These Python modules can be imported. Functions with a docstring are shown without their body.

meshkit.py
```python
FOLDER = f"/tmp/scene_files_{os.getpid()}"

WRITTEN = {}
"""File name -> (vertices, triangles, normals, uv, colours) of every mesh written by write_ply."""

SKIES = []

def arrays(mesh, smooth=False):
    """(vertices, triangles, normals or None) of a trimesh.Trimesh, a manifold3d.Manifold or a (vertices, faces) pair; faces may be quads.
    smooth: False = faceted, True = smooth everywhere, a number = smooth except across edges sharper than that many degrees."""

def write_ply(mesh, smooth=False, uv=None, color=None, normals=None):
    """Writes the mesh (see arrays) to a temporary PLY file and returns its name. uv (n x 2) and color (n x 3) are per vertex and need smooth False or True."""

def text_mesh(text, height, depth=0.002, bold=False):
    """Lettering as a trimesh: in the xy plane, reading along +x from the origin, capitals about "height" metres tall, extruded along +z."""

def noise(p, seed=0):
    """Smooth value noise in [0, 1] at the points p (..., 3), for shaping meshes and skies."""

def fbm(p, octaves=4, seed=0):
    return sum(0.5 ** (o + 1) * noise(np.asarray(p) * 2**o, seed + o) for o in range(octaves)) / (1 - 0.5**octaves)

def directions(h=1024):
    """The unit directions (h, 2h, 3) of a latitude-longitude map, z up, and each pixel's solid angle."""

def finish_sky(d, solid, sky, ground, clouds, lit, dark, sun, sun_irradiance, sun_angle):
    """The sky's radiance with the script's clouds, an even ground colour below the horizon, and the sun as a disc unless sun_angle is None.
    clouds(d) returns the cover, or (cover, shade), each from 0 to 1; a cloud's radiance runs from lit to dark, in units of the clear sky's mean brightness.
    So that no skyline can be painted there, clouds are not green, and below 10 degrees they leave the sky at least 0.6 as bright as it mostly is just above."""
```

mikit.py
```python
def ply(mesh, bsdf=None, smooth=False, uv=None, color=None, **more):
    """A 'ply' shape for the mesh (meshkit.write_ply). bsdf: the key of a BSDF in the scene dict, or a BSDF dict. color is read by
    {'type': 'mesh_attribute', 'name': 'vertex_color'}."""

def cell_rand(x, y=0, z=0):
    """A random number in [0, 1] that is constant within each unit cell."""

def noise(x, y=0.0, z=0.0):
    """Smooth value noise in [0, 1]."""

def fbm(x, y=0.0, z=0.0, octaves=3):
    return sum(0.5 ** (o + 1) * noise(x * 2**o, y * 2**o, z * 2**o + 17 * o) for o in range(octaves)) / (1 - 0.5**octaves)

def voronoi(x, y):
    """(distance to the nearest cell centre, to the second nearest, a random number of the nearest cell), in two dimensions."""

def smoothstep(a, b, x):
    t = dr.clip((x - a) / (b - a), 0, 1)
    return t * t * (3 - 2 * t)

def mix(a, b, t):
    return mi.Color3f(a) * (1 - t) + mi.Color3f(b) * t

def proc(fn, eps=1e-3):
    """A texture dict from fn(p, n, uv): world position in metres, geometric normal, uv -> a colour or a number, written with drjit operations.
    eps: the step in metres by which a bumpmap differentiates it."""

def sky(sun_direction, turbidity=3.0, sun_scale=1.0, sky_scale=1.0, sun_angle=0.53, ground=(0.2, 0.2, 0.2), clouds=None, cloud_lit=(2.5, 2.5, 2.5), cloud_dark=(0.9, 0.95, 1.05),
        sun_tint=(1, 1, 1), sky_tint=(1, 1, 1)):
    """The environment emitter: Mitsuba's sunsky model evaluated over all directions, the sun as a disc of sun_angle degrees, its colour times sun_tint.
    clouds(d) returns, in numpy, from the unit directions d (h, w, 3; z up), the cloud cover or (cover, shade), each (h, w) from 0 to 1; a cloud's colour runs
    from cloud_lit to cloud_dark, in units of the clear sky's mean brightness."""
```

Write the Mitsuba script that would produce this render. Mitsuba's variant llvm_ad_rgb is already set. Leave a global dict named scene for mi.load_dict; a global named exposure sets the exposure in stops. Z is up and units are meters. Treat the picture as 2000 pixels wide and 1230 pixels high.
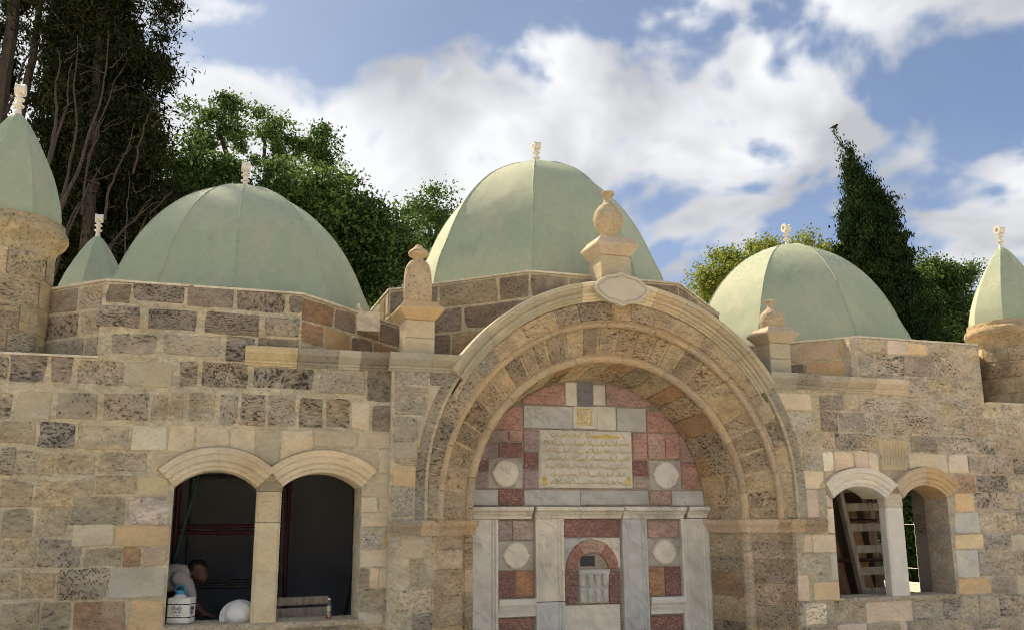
import math, random
import numpy as np
import trimesh
import drjit as dr
import mitsuba as mi
import mikit, meshkit
from mikit import noise, fbm, voronoi, smoothstep, mix, cell_rand
from shapely.geometry import Polygon, Point, box, MultiPolygon, LineString
from shapely.ops import unary_union
from shapely import affinity

T = mi.ScalarTransform4f
rng = np.random.default_rng(7)
random.seed(7)
scene, labels = {}, {}

# ------------------------------------------------------------------ camera, sky, exposure
EYE = np.array([0.0, -10.0, 2.0])
YAW, PITCH, ROLL = 0.32632, 0.21772, -0.00545
FOCAL = 1847.9 / 2000.0                       # focal length in picture widths
cy, sy, cp, sp = math.cos(YAW), math.sin(YAW), math.cos(PITCH), math.sin(PITCH)
fwd = np.array([sy * cp, cy * cp, sp])
rgt = np.array([cy, -sy, 0.0])
upv = np.cross(rgt, fwd)
upv = -math.sin(ROLL) * rgt + math.cos(ROLL) * upv
scene['camera'] = {
    'type': 'perspective', 'fov': math.degrees(2 * math.atan(0.5 / FOCAL)), 'fov_axis': 'x',
    'near_clip': 0.1, 'far_clip': 3000.0,
    'to_world': T().look_at(origin=EYE.tolist(), target=(EYE + fwd).tolist(), up=upv.tolist())}


def blob(az, el, a0, e0, sa, se):
    return np.exp(-((az - a0) / sa) ** 2 - ((el - e0) / se) ** 2)


def clouds(d):
    az = np.degrees(np.arctan2(d[..., 0], d[..., 1]))
    el = np.degrees(np.arcsin(np.clip(d[..., 2], -1, 1)))
    # noise on a plane high above, so that it foreshortens towards the horizon
    k = 1.0 / (np.maximum(d[..., 2], 0) + 0.50)
    p = np.stack([d[..., 0] * k, d[..., 1] * k, d[..., 2] * 0.6], -1) + np.array([18.5, 6.5, 0])
    q = p + 0.35 * (np.stack([meshkit.fbm(p * 2.3, 3, 3), meshkit.fbm(p * 2.3, 3, 9), 0 * az], -1) - 0.5)
    n1 = meshkit.fbm(q * 7.0, 3, 1)
    n3 = meshkit.fbm(q * 21.0 + 3, 6, 4)
    n2 = meshkit.fbm(q * 3.0 + 7, 4, 5)
    w = 0.62 + 0 * az
    for a0, e0, sa, se, g in CLOUD_MASSES:
        w = w + g * blob(az, el, a0, e0, sa, se)
    c = w + 1.7 * (n1 - 0.5) + 1.7 * (n3 - 0.5) + 0.6 * (n2 - 0.5)
    cover = np.clip((c - 0.42) / 0.52, 0, 1)
    cover = cover * cover * (3 - 2 * cover) * 0.95 + 0.05
    shade = np.clip(0.30 + 2.4 * (meshkit.fbm(q * 8.3 + 31, 4, 8) - 0.5) + 1.5 * (n3 - 0.5) + 0.009 * (az - 14) - 0.2 * (c - 1.0), 0, 1)
    return cover, shade


CLOUD_MASSES = [(7, 23.5, 8, 4.5, .42), (19, 25, 8, 4.5, .42), (20, 20.5, 7, 3, .25), (33, 26, 9, 5.5, .38), (36, 22, 4, 4, .25),
                (46, 28, 9, 2.6, .35), (46.5, 17, 4.5, 2.6, .45), (43, 21, 2.0, 1.0, .3), (28.5, 17.3, 1.6, 1.0, .35), (30.5, 15.4, 3, .9, .3),
                (1, 29, 3, 1.4, .35), (-8, 22, 8, 8, .25), (17, 30.5, 9, 1.7, -.7), (5, 27.8, 4.5, 1.2, -.6), (42, 23.5, 3.5, 2.5, -.62), (37, 17.3, 5, 3, -.7),
                (27, 19.0, 3, 1.6, -.5), (49, 23, 4, 2, -.35), (25, 16, 3, 2, -.3)]
SUN_AZ, SUN_EL = math.radians(-21.0), math.radians(44.0)
SUN = [math.sin(SUN_AZ) * math.cos(SUN_EL), math.cos(SUN_AZ) * math.cos(SUN_EL), math.sin(SUN_EL)]
scene['sky_light'] = mikit.sky(SUN, turbidity=3.0, sun_scale=1.25, sky_scale=0.82, sun_angle=1.2, ground=(0.35, 0.32, 0.26), clouds=clouds,
                               cloud_lit=(3.1, 3.13, 3.18), cloud_dark=(1.75, 1.79, 1.9), sun_tint=(1.0, 0.985, 0.91), sky_tint=(0.91, 0.84, 0.87))
exposure = 2.22

# ------------------------------------------------------------------ materials


def unpack(uv):
    a, b = dr.floor(uv.x), dr.floor(uv.y)
    return mi.Color3f(a / 255.0, (uv.x - a - 0.1) / 0.8, b / 255.0), (uv.y - b - 0.1) / 0.8


def pack(rgb, pit):
    r, g, b = (min(max(float(c), 0), 1) for c in rgb)
    return round(r * 255) + 0.1 + 0.8 * min(max(g, 0.001), 0.999), round(b * 255) + 0.1 + 0.8 * min(max(pit, 0.001), 0.999)


def worm(p, uv):
    """the grain of the weathered coastal stone: a tangle of ridges and holes two or three centimetres across"""
    k, e = 0.95 + 0.30 * dr.sin(uv.x * 37.0), 1.0 + 0.30 * dr.sin(uv.y * 29.0)       # every stone has a grain of its own size and stretch
    p = mi.Point3f(p.x * k * e, p.y * k, p.z * k / e + dr.sin(uv.x * 11.0))
    wx, wy = noise(p.x * 21, p.y * 21, p.z * 21 + 40), noise(p.x * 21 + 70, p.y * 21, p.z * 21)
    q = mi.Point3f(p.x + 0.022 * (wx - 0.5), p.y + 0.02 * (wy - 0.5), p.z + 0.022 * (wy - 0.5))
    return noise(q.x * 50, q.y * 50, q.z * 57) * 0.6 + noise(q.x * 112 + 9, q.y * 112, q.z * 120) * 0.4 - 0.5


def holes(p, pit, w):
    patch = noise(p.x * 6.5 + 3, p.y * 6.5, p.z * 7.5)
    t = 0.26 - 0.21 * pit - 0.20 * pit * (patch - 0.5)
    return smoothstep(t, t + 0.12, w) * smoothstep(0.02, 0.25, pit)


def stone_color(p, n, uv):
    base, pit = unpack(uv)
    w = worm(p, uv)
    m = fbm(p.x * 6, p.y * 6, p.z * 8, 3) - 0.5
    mid = noise(p.x * 26 + 5, p.y * 26, p.z * 30) - 0.5
    fine = noise(p.x * 135, p.y * 135, p.z * 135) - 0.5
    hue = noise(p.x * 4.1 + 11, p.y * 4.1, p.z * 5.3)
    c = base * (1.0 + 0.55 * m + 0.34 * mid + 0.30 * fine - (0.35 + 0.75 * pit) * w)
    c = c * mix((0.985, 1.0, 1.03), (1.03, 0.995, 0.94), smoothstep(0.3, 0.7, hue))
    grime = smoothstep(0.50, 0.75, fbm(p.x * 2.1 + 5, p.y * 2.1, p.z * 1.5, 3)) * (0.22 + 0.4 * pit)
    c = mix(c, c * mi.Color3f(0.60, 0.595, 0.60), grime)
    pale = smoothstep(0.60, 0.78, fbm(p.x * 3.3 + 25, p.y * 3.3, p.z * 2.7, 3)) * 0.35
    c = mix(c, mi.Color3f(0.52, 0.45, 0.33), pale)
    return dr.maximum(c * (1 - 0.55 * holes(p, pit, w)), 0.01)  # holes darkened in the colour: shade inside them along with lodged dirt


def stone_bump(p, n, uv):
    base, pit = unpack(uv)
    w = worm(p, uv)
    return -0.5 * holes(p, pit, w) - (0.25 + 0.5 * pit) * w + 0.7 * noise(p.x * 14, p.y * 14, p.z * 16) + 0.2 * noise(p.x * 110, p.y * 110, p.z * 110)


def dressed_color(p, n, uv):
    """newly cut or moulded stone: the same stone with a close, even face"""
    base, pit = unpack(uv)
    w = worm(p, uv)
    m = fbm(p.x * 5, p.y * 5, p.z * 6, 3) - 0.5
    mid = noise(p.x * 30 + 5, p.y * 30, p.z * 34) - 0.5
    fine = noise(p.x * 140, p.y * 140, p.z * 140) - 0.5
    hue = noise(p.x * 3.1 + 11, p.y * 3.1, p.z * 4.3)
    c = base * (1.0 + 0.30 * m + 0.14 * mid + 0.14 * fine - (0.06 + 0.6 * pit) * w)
    c = c * mix((0.985, 1.0, 1.03), (1.03, 0.995, 0.94), smoothstep(0.3, 0.7, hue))
    grime = smoothstep(0.54, 0.78, fbm(p.x * 2.6 + 5, p.y * 2.6, p.z * 1.2, 3)) * 0.32
    c = mix(c, c * mi.Color3f(0.62, 0.61, 0.60), grime)
    return dr.maximum(c * (1 - 0.55 * holes(p, pit * 0.8, w)), 0.01)  # pore shade and dirt painted into the colour here as well


def dressed_bump(p, n, uv):
    base, pit = unpack(uv)
    w = worm(p, uv)
    return -0.4 * holes(p, pit * 0.8, w) - (0.06 + 0.3 * pit) * w + 0.3 * noise(p.x * 14, p.y * 14, p.z * 16) + 0.08 * noise(p.x * 110, p.y * 110, p.z * 110)


def marble_color(p, n, uv):
    base, kind = unpack(uv)
    w = fbm(p.x * 5 + base.x * 40, p.y * 5, p.z * 5, 3)
    t = (p.x * (0.35 + base.y) + p.z) * 7
    streak = fbm(t + 2.2 * w, (p.z * 0.5 - p.x) * 1.6 + base.z * 50, p.y * 2, 4)
    vein = (1 - smoothstep(0.0, 0.030, dr.abs(streak - 0.5))) * 0.20 + smoothstep(0.55, 0.80, streak) * 0.16
    m = fbm(p.x * 9, p.y * 9, p.z * 9 + base.x * 9, 3)
    white = base * (0.84 + 0.32 * m) * (1 - vein)
    s1 = smoothstep(0.45, 0.66, noise(p.x * 42, p.y * 42, p.z * 42))
    s2 = smoothstep(0.62, 0.75, noise(p.x * 75 + 4, p.y * 75, p.z * 75))
    s3 = smoothstep(0.5, 0.8, fbm(p.x * 6 + 2, p.y * 6, p.z * 6, 3))
    red = base * (0.62 + 0.55 * m)
    red = mix(red, red * mi.Color3f(0.45, 0.40, 0.42), s1 * 0.45)
    red = mix(red, mi.Color3f(0.50, 0.38, 0.31), s2 * 0.5)
    red = mix(red, red * mi.Color3f(1.3, 1.15, 1.1), s3 * 0.6)
    dirt = smoothstep(0.5, 0.8, fbm(p.x * 2.3, p.y * 2.3, p.z * 1.4 + 3, 3))
    return mix(white, red, smoothstep(0.4, 0.6, kind)) * (1 - 0.22 * dirt)


def marble_bump(p, n, uv):
    base, kind = unpack(uv)
    return 0.5 * noise(p.x * 25, p.y * 25, p.z * 25) + 0.3 * noise(p.x * 80, p.y * 80, p.z * 80)


def plaster_color(p, n, uv):
    m = fbm(p.x * 1.6, p.y * 1.6, p.z * 1.2, 4)
    f = fbm(p.x * 22, p.y * 22, p.z * 16, 2)
    streak = fbm(p.x * 7, p.y * 7, p.z * 0.9, 3)
    c = mix((0.325, 0.385, 0.275), (0.375, 0.42, 0.30), smoothstep(0.3, 0.7, m))
    c = mix(c, mi.Color3f(0.42, 0.415, 0.31), smoothstep(0.50, 0.75, streak) * 0.5)
    drip = smoothstep(0.60, 0.80, fbm(p.x * 11 + 4, p.y * 11, p.z * 0.7 + 9, 3)) * smoothstep(0.35, 0.7, fbm(p.x * 1.1, p.y * 1.1, p.z * 1.1 + 3, 2))
    c = c * (1 - 0.12 * drip)
    return c * (0.93 + 0.14 * f)


def plaster_bump(p, n, uv):
    return 1.3 * fbm(p.x * 2.6, p.y * 2.6, p.z * 2.6, 3) + 0.10 * noise(p.x * 60, p.y * 60, p.z * 60)


def bumped(inner, fn, scale, eps=2e-3):
    return {'type': 'twosided', 'bsdf': {'type': 'bumpmap', 'arbitrary': mikit.proc(fn, eps), 'scale': scale, 'bsdf': inner}}


def principled(color, rough=0.9, spec=0.25, **k):
    c = color if isinstance(color, dict) else {'type': 'rgb', 'value': list(color)}
    return {'type': 'principled', 'base_color': c, 'roughness': rough, 'specular': spec, **k}


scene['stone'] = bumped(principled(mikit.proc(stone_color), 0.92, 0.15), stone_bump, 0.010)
scene['dressed'] = bumped(principled(mikit.proc(dressed_color), 0.85, 0.2), dressed_bump, 0.010)
scene['marble'] = bumped(principled(mikit.proc(marble_color), 0.5, 0.4), marble_bump, 0.0025)
scene['plaster'] = bumped(principled(mikit.proc(plaster_color), 0.7, 0.25), plaster_bump, 0.010)


def simple(key, color, rough=0.8, spec=0.3, **k):
    scene[key] = {'type': 'twosided', 'bsdf': principled(color, rough, spec, **k)}


def grained(key, a, b, sx, sz, rough=0.85, sy_=None):
    fn = lambda p, n, uv: mix(a, b, smoothstep(0.2, 0.8, fbm(p.x * sx, p.y * (sy_ or sx), p.z * sz, 3)))
    simple(key, mikit.proc(fn), rough)


grained('white_paint', (0.66, 0.63, 0.55), (0.73, 0.70, 0.62), 9, 9, 0.6)
grained('plaque_stone', (0.50, 0.455, 0.365), (0.545, 0.50, 0.405), 5, 5, 0.7)
grained('lime', (0.50, 0.45, 0.34), (0.68, 0.63, 0.50), 18, 18)
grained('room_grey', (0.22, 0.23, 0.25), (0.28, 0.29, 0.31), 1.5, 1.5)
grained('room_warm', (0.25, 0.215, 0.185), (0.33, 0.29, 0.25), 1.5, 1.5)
grained('wood', (0.20, 0.17, 0.135), (0.36, 0.31, 0.25), 30, 4)
grained('raw_wood', (0.34, 0.20, 0.10), (0.50, 0.33, 0.19), 25, 5)
grained('red_steel', (0.05, 0.012, 0.018), (0.085, 0.020, 0.026), 20, 20, 0.55)
grained('green_steel', (0.02, 0.10, 0.085), (0.05, 0.16, 0.13), 20, 20, 0.5)
grained('dark_steel', (0.02, 0.02, 0.02), (0.05, 0.045, 0.045), 20, 20, 0.55)
grained('gold', (0.50, 0.34, 0.08), (0.66, 0.48, 0.14), 20, 20, 0.6)
grained('gold_pale', (0.42, 0.35, 0.16), (0.58, 0.49, 0.25), 9, 9, 0.6)
grained('shirt', (0.50, 0.44, 0.44), (0.58, 0.51, 0.51), 30, 30)
simple('skin', (0.16, 0.085, 0.06), 0.6)
simple('hair', (0.012, 0.010, 0.009), 0.6)
simple('can_white', (0.70, 0.70, 0.66), 0.4)
simple('ink', (0.02, 0.03, 0.07), 0.6)
simple('blue_plastic', (0.03, 0.25, 0.45), 0.4)
simple('hat_white', (0.72, 0.73, 0.72), 0.3)
simple('hat_band', (0.05, 0.025, 0.025), 0.7)
simple('bird_black', (0.015, 0.015, 0.017), 0.7)
simple('red_cloth', (0.30, 0.04, 0.05), 0.8)
scene['clear_plastic'] = {'type': 'thindielectric', 'int_ior': 1.5}


def pave_color(p, n, uv):
    jx, jy = dr.abs(p.x / 0.6 - dr.round(p.x / 0.6)), dr.abs(p.y / 0.4 - dr.round(p.y / 0.4))
    j = 1 - smoothstep(0.008, 0.016, dr.minimum(jx, jy))
    r = cell_rand(dr.round(p.x / 0.6 - 0.5), dr.round(p.y / 0.4 - 0.5))
    c = mi.Color3f(0.58, 0.53, 0.42) * (0.78 + 0.3 * r + 0.25 * (fbm(p.x * 3, p.y * 3, 0, 3) - 0.5))
    return mix(c, c * 0.5, j)


simple('paving', mikit.proc(pave_color), 0.85)


def bark_color(p, n, uv):
    f = fbm(p.x * 30, p.y * 30, p.z * 6, 3)
    return mix((0.03, 0.025, 0.021), (0.09, 0.074, 0.062), f)


simple('bark', mikit.proc(bark_color), 0.95)


def leaf_mat(key, a, b, scale, trans):
    fn = lambda p, n, uv: mix(a, b, smoothstep(0.2, 0.8, 0.5 * fbm(p.x * scale, p.y * scale, p.z * scale, 2) + 0.5 * uv.x))
    scene[key] = {'type': 'principledthin', 'base_color': mikit.proc(fn), 'roughness': 0.55, 'diff_trans': trans, 'spec_trans': 0.0, 'eta': 1.4}


leaf_mat('cypress_leaf', (0.012, 0.026, 0.012), (0.045, 0.075, 0.025), 1.4, 0.5)
leaf_mat('conifer_leaf', (0.012, 0.019, 0.010), (0.045, 0.052, 0.022), 1.2, 0.35)
leaf_mat('ficus_leaf', (0.022, 0.054, 0.020), (0.15, 0.24, 0.075), 1.1, 1.0)
leaf_mat('light_leaf', (0.12, 0.16, 0.03), (0.32, 0.36, 0.085), 1.1, 1.0)

# ------------------------------------------------------------------ mesh helpers


taken = {}


def numbered(key):
    i = taken.get(key, -1) + 1
    taken[key] = i
    return key if i == 0 else f'{key}_{i:03d}'


class MB:
    """collects vertices and triangles"""

    def __init__(self):
        self.v, self.f, self.n = [], [], 0

    def add(self, v, f):
        v, f = np.asarray(v, float), np.asarray(f, int)
        if f.shape[1] == 4:
            f = np.vstack([f[:, [0, 1, 2]], f[:, [0, 2, 3]]])
        self.v.append(v)
        self.f.append(f + self.n)
        self.n += len(v)
        return self

    def tm(self, mesh):
        return self.add(mesh.vertices, mesh.faces)

    def get(self):
        return np.vstack(self.v), np.vstack(self.f)

    def trimesh(self):
        return trimesh.Trimesh(*self.get(), process=False)


def put(key, mesh, bsdf, smooth=False, rgb=None, pit=0.2):
    """one entry of the scene; rgb and pit are one constant per piece (its stone)"""
    key = numbered(key)
    if isinstance(mesh, MB):
        mesh = mesh.trimesh()
    elif isinstance(mesh, tuple):
        mesh = MB().add(*mesh).trimesh()
    uv = None
    if rgb is not None:
        if smooth not in (True, False):
            v, f, _ = meshkit.arrays(mesh, smooth)
            m2 = trimesh.graph.smooth_shade(mesh, angle=math.radians(smooth), facet_minarea=None)
            mesh, smooth = trimesh.Trimesh(m2.vertices, m2.faces, process=False), True
        uv = np.tile(pack(rgb, pit), (len(mesh.vertices), 1))
    scene[key] = mikit.ply(mesh, bsdf, smooth, uv=uv)
    return key


def tag(key, label=None, cat=None, group=None, kind=None):
    d = {k: x for k, x in (('label', label), ('category', cat), ('group', group), ('kind', kind)) if x}
    labels[key] = d
    return key


def inset_ring(p, d):
    """ring p (n,2) counter-clockwise moved inwards by d"""
    e = np.roll(p, -1, 0) - p
    e /= np.linalg.norm(e, axis=1, keepdims=True) + 1e-9
    nrm = np.stack([-e[:, 1], e[:, 0]], 1)
    m = nrm + np.roll(nrm, 1, 0)
    m /= np.maximum((m * nrm).sum(1, keepdims=True), 0.5)
    return p + m * d


def earcut(ring):
    import mapbox_earcut
    return mapbox_earcut.triangulate_float64(np.ascontiguousarray(ring[:, :2]), np.array([len(ring)], np.uint32)).reshape(-1, 3).astype(int)


def bevel_prism(poly, front, back, bevel, frame, tilt=(0, 0)):
    """poly in (u, v); front/back are depths along the frame's normal (positive = outwards)"""
    if isinstance(poly, MultiPolygon):
        poly = max(poly.geoms, key=lambda g: g.area)
    poly = poly.simplify(0.003)
    r = np.array(poly.exterior.coords)[:-1]
    if poly.exterior.is_ccw is False:
        r = r[::-1]
    inner = inset_ring(r, bevel)
    c = r.mean(0)
    t = (r - c) @ np.array(tilt)
    ti = (inner - c) @ np.array(tilt)
    o, u, v, n = frame
    k = len(r)
    P3 = lambda q, d: o + q[:, :1] * u + q[:, 1:] * v + np.reshape(d, (-1, 1)) * n
    V = np.vstack([P3(r, np.full(k, back)), P3(r, front - bevel + t), P3(inner, front + ti)])
    i = np.arange(k)
    j = (i + 1) % k
    F = np.vstack([np.stack([i, j, k + j], 1), np.stack([i, k + j, k + i], 1), np.stack([k + i, k + j, 2 * k + j], 1), np.stack([k + i, 2 * k + j, 2 * k + i], 1), earcut(inner) + 2 * k])
    return V, F


FACADE = (np.zeros(3), np.array([1.0, 0, 0]), np.array([0, 0, 1.0]), np.array([0, -1.0, 0]))


def frame_at(o, u):
    u = np.asarray(u, float) / np.linalg.norm(u)
    v = np.array([0, 0, 1.0])
    return np.asarray(o, float), u, v, np.cross(u, v)


TONES = {'h': ((.375, .322, .222), .34), 'b': ((.265, .226, .178), .42), 'd': ((.30, .26, .212), .95), 'p': ((.37, .315, .235), .75), 'g': ((.35, .31, .24), .48),
         's': ((.42, .385, .285), .16), 'l': ((.53, .455, .32), .14), 'Lp': ((.58, .51, .37), .6), 'L': ((.66, .60, .44), .30), 'Y': ((.56, .475, .29), .10), 'w': ((.53, .45, .37), .5),
         'o': ((.52, .385, .22), .16), 'r': ((.34, .235, .15), .26), 'k': ((.50, .41, .30), .16), 'm': ((.42, .41, .345), .04), 'W': ((.70, .66, .56), .03),
         'a': ((.405, .328, .232), .70), 'e': ((.33, .275, .205), .85), 'i': ((.455, .37, .25), .40)}
MORTAR = ((.46, .41, .295), .14)
SMOOTH = {'l', 'L', 'Y', 'o', 'k', 'm', 'W', 's'}
RIGHT_TINT = (1.34, 1.33, 1.36)


def tone(code, tint=(1, 1, 1), spread=0.12):
    rgb, pit = TONES[code]
    f = 1 + spread * (rng.random() * 2 - 1)
    w = 0.03 * (rng.random() * 2 - 1)
    return (rgb[0] * f * tint[0] * (1 + w), rgb[1] * f * tint[1], rgb[2] * f * tint[2] * (1 - w)), min(1, pit * (0.75 + 0.5 * rng.random()))


def rough_rect(x0, z0, x1, z1, j=0.006, corner=0.012):
    q = [(x0, z0), (x1, z0), (x1, z1), (x0, z1)]
    mid = []
    for i in range(4):
        a, b = np.array(q[i]), np.array(q[(i + 1) % 4])
        mid += [a + rng.normal(0, j, 2)]
        L = np.linalg.norm(b - a)
        for s in ((.25, .6) if L > 0.3 else (.5,) if L > .12 else ()):
            mid += [a + (b - a) * (s + 0.22 * rng.random()) + rng.normal(0, j * 0.8, 2)]
    if rng.random() < .45:                     # a broken corner
        k = [i for i in range(len(mid)) if min(np.linalg.norm(mid[i] - np.array(c)) for c in q) < 4 * j]
        i = k[rng.integers(len(k))]
        c = np.array([(x0 + x1) / 2, (z0 + z1) / 2])
        mid[i] = mid[i] + (c - mid[i]) * rng.uniform(.04, .13)
    p = Polygon(mid).buffer(0)
    c = min(corner * (0.5 + rng.random()), 0.2 * min(x1 - x0, z1 - z0))
    return p.buffer(-c, join_style='mitre').buffer(c, quad_segs=1)


def lay_stone(key, code, rect, frame, cut=None, tint=(1, 1, 1), proud=0.0, corner=0.012, depth=0.06, keep=None, j=0.006):
    poly = rough_rect(*rect, corner=corner, j=j)
    if cut is not None:
        poly = poly.difference(cut)
    if keep is not None:
        poly = poly.intersection(keep)
    if isinstance(poly, MultiPolygon):
        poly = max(poly.geoms, key=lambda g: g.area)
    if poly.is_empty or poly.area < 0.0015 or poly.geom_type != 'Polygon':
        return None
    rgb, pit = tone(code, tint)
    w = min(rect[2] - rect[0], rect[3] - rect[1])
    tl = rng.normal(0, 0.010, 2)
    return put(key, bevel_prism(poly, proud + 0.007 * rng.random() - 0.001, proud - depth, min(0.006, 0.1 * w), frame, tl), 'dressed' if code in SMOOTH else 'stone', rgb=rgb, pit=pit)


def table(text):
    for item in text.replace('\n', ';').split(';'):
        w = item.split()
        if len(w) == 5:
            yield [float(a) for a in w[:4]], w[4]


def courses(key, frame, width, z0, z1, row, tones, lengths, tint=(1, 1, 1), cut=None, joint=0.035, proud=0.0, u0=0.0, keep=None):
    """fills a face with courses of single stones"""
    n = max(1, round((z1 - z0) / row))
    h = (z1 - z0) / n
    for r in range(n):
        za, zb = z0 + r * h, z0 + (r + 1) * h
        u = u0 - rng.random() * lengths[0] * 0.4
        while u < u0 + width - 0.06:
            L = rng.uniform(*lengths)
            a, b = max(u, u0 - 0.0), min(u + L, u0 + width)
            if u0 + width - b < 0.12:
                b = u0 + width
            if b - a > 0.07:
                lay_stone(key, tones[rng.integers(len(tones))], (a + joint * 0.5, za + joint * 0.5, b - joint * 0.5, zb - joint * 0.5), frame, cut, tint, proud, keep=keep)
            u = b if b >= u0 + width else u + L


def extrude_xz(poly, y0, y1):
    """polygon in (x, z) to a solid between y0 and y1"""
    m = trimesh.creation.extrude_polygon(poly, y1 - y0, engine='earcut')
    v = m.vertices
    return trimesh.Trimesh(np.stack([v[:, 0], y0 + (y1 - y0) - v[:, 2], v[:, 1]], 1), m.faces, process=False)


def extrude_xy(poly, z0, z1):
    m = trimesh.creation.extrude_polygon(poly, z1 - z0, engine='earcut')
    m.apply_translation([0, 0, z0])
    return m


def bar(a, b, w, h=None, up=(0, 0, 1)):
    """square bar from a to b"""
    a, b = np.asarray(a, float), np.asarray(b, float)
    h = h or w
    t = (b - a) / np.linalg.norm(b - a)
    s = np.cross(t, up)
    if np.linalg.norm(s) < 1e-3:
        s = np.cross(t, (1, 0, 0))
    s /= np.linalg.norm(s)
    q = np.cross(s, t)
    c = 0.12 * min(w, h)
    prof = [(-w / 2 + c, -h / 2), (w / 2 - c, -h / 2), (w / 2, -h / 2 + c), (w / 2, h / 2 - c), (w / 2 - c, h / 2), (-w / 2 + c, h / 2), (-w / 2, h / 2 - c), (-w / 2, -h / 2 + c)]
    ring = lambda p: [p + x * s + y * q for x, y in prof]
    v = np.array(ring(a) + ring(b))
    k = len(prof)
    i = np.arange(k)
    jn = (i + 1) % k
    f = np.vstack([np.stack([i, k + i, k + jn], 1), np.stack([i, k + jn, jn], 1), np.stack([i[1:-1] * 0, i[1:-1], i[2:]], 1), k + np.stack([i[1:-1] * 0, i[2:], i[1:-1]], 1)])
    return v, f


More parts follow.
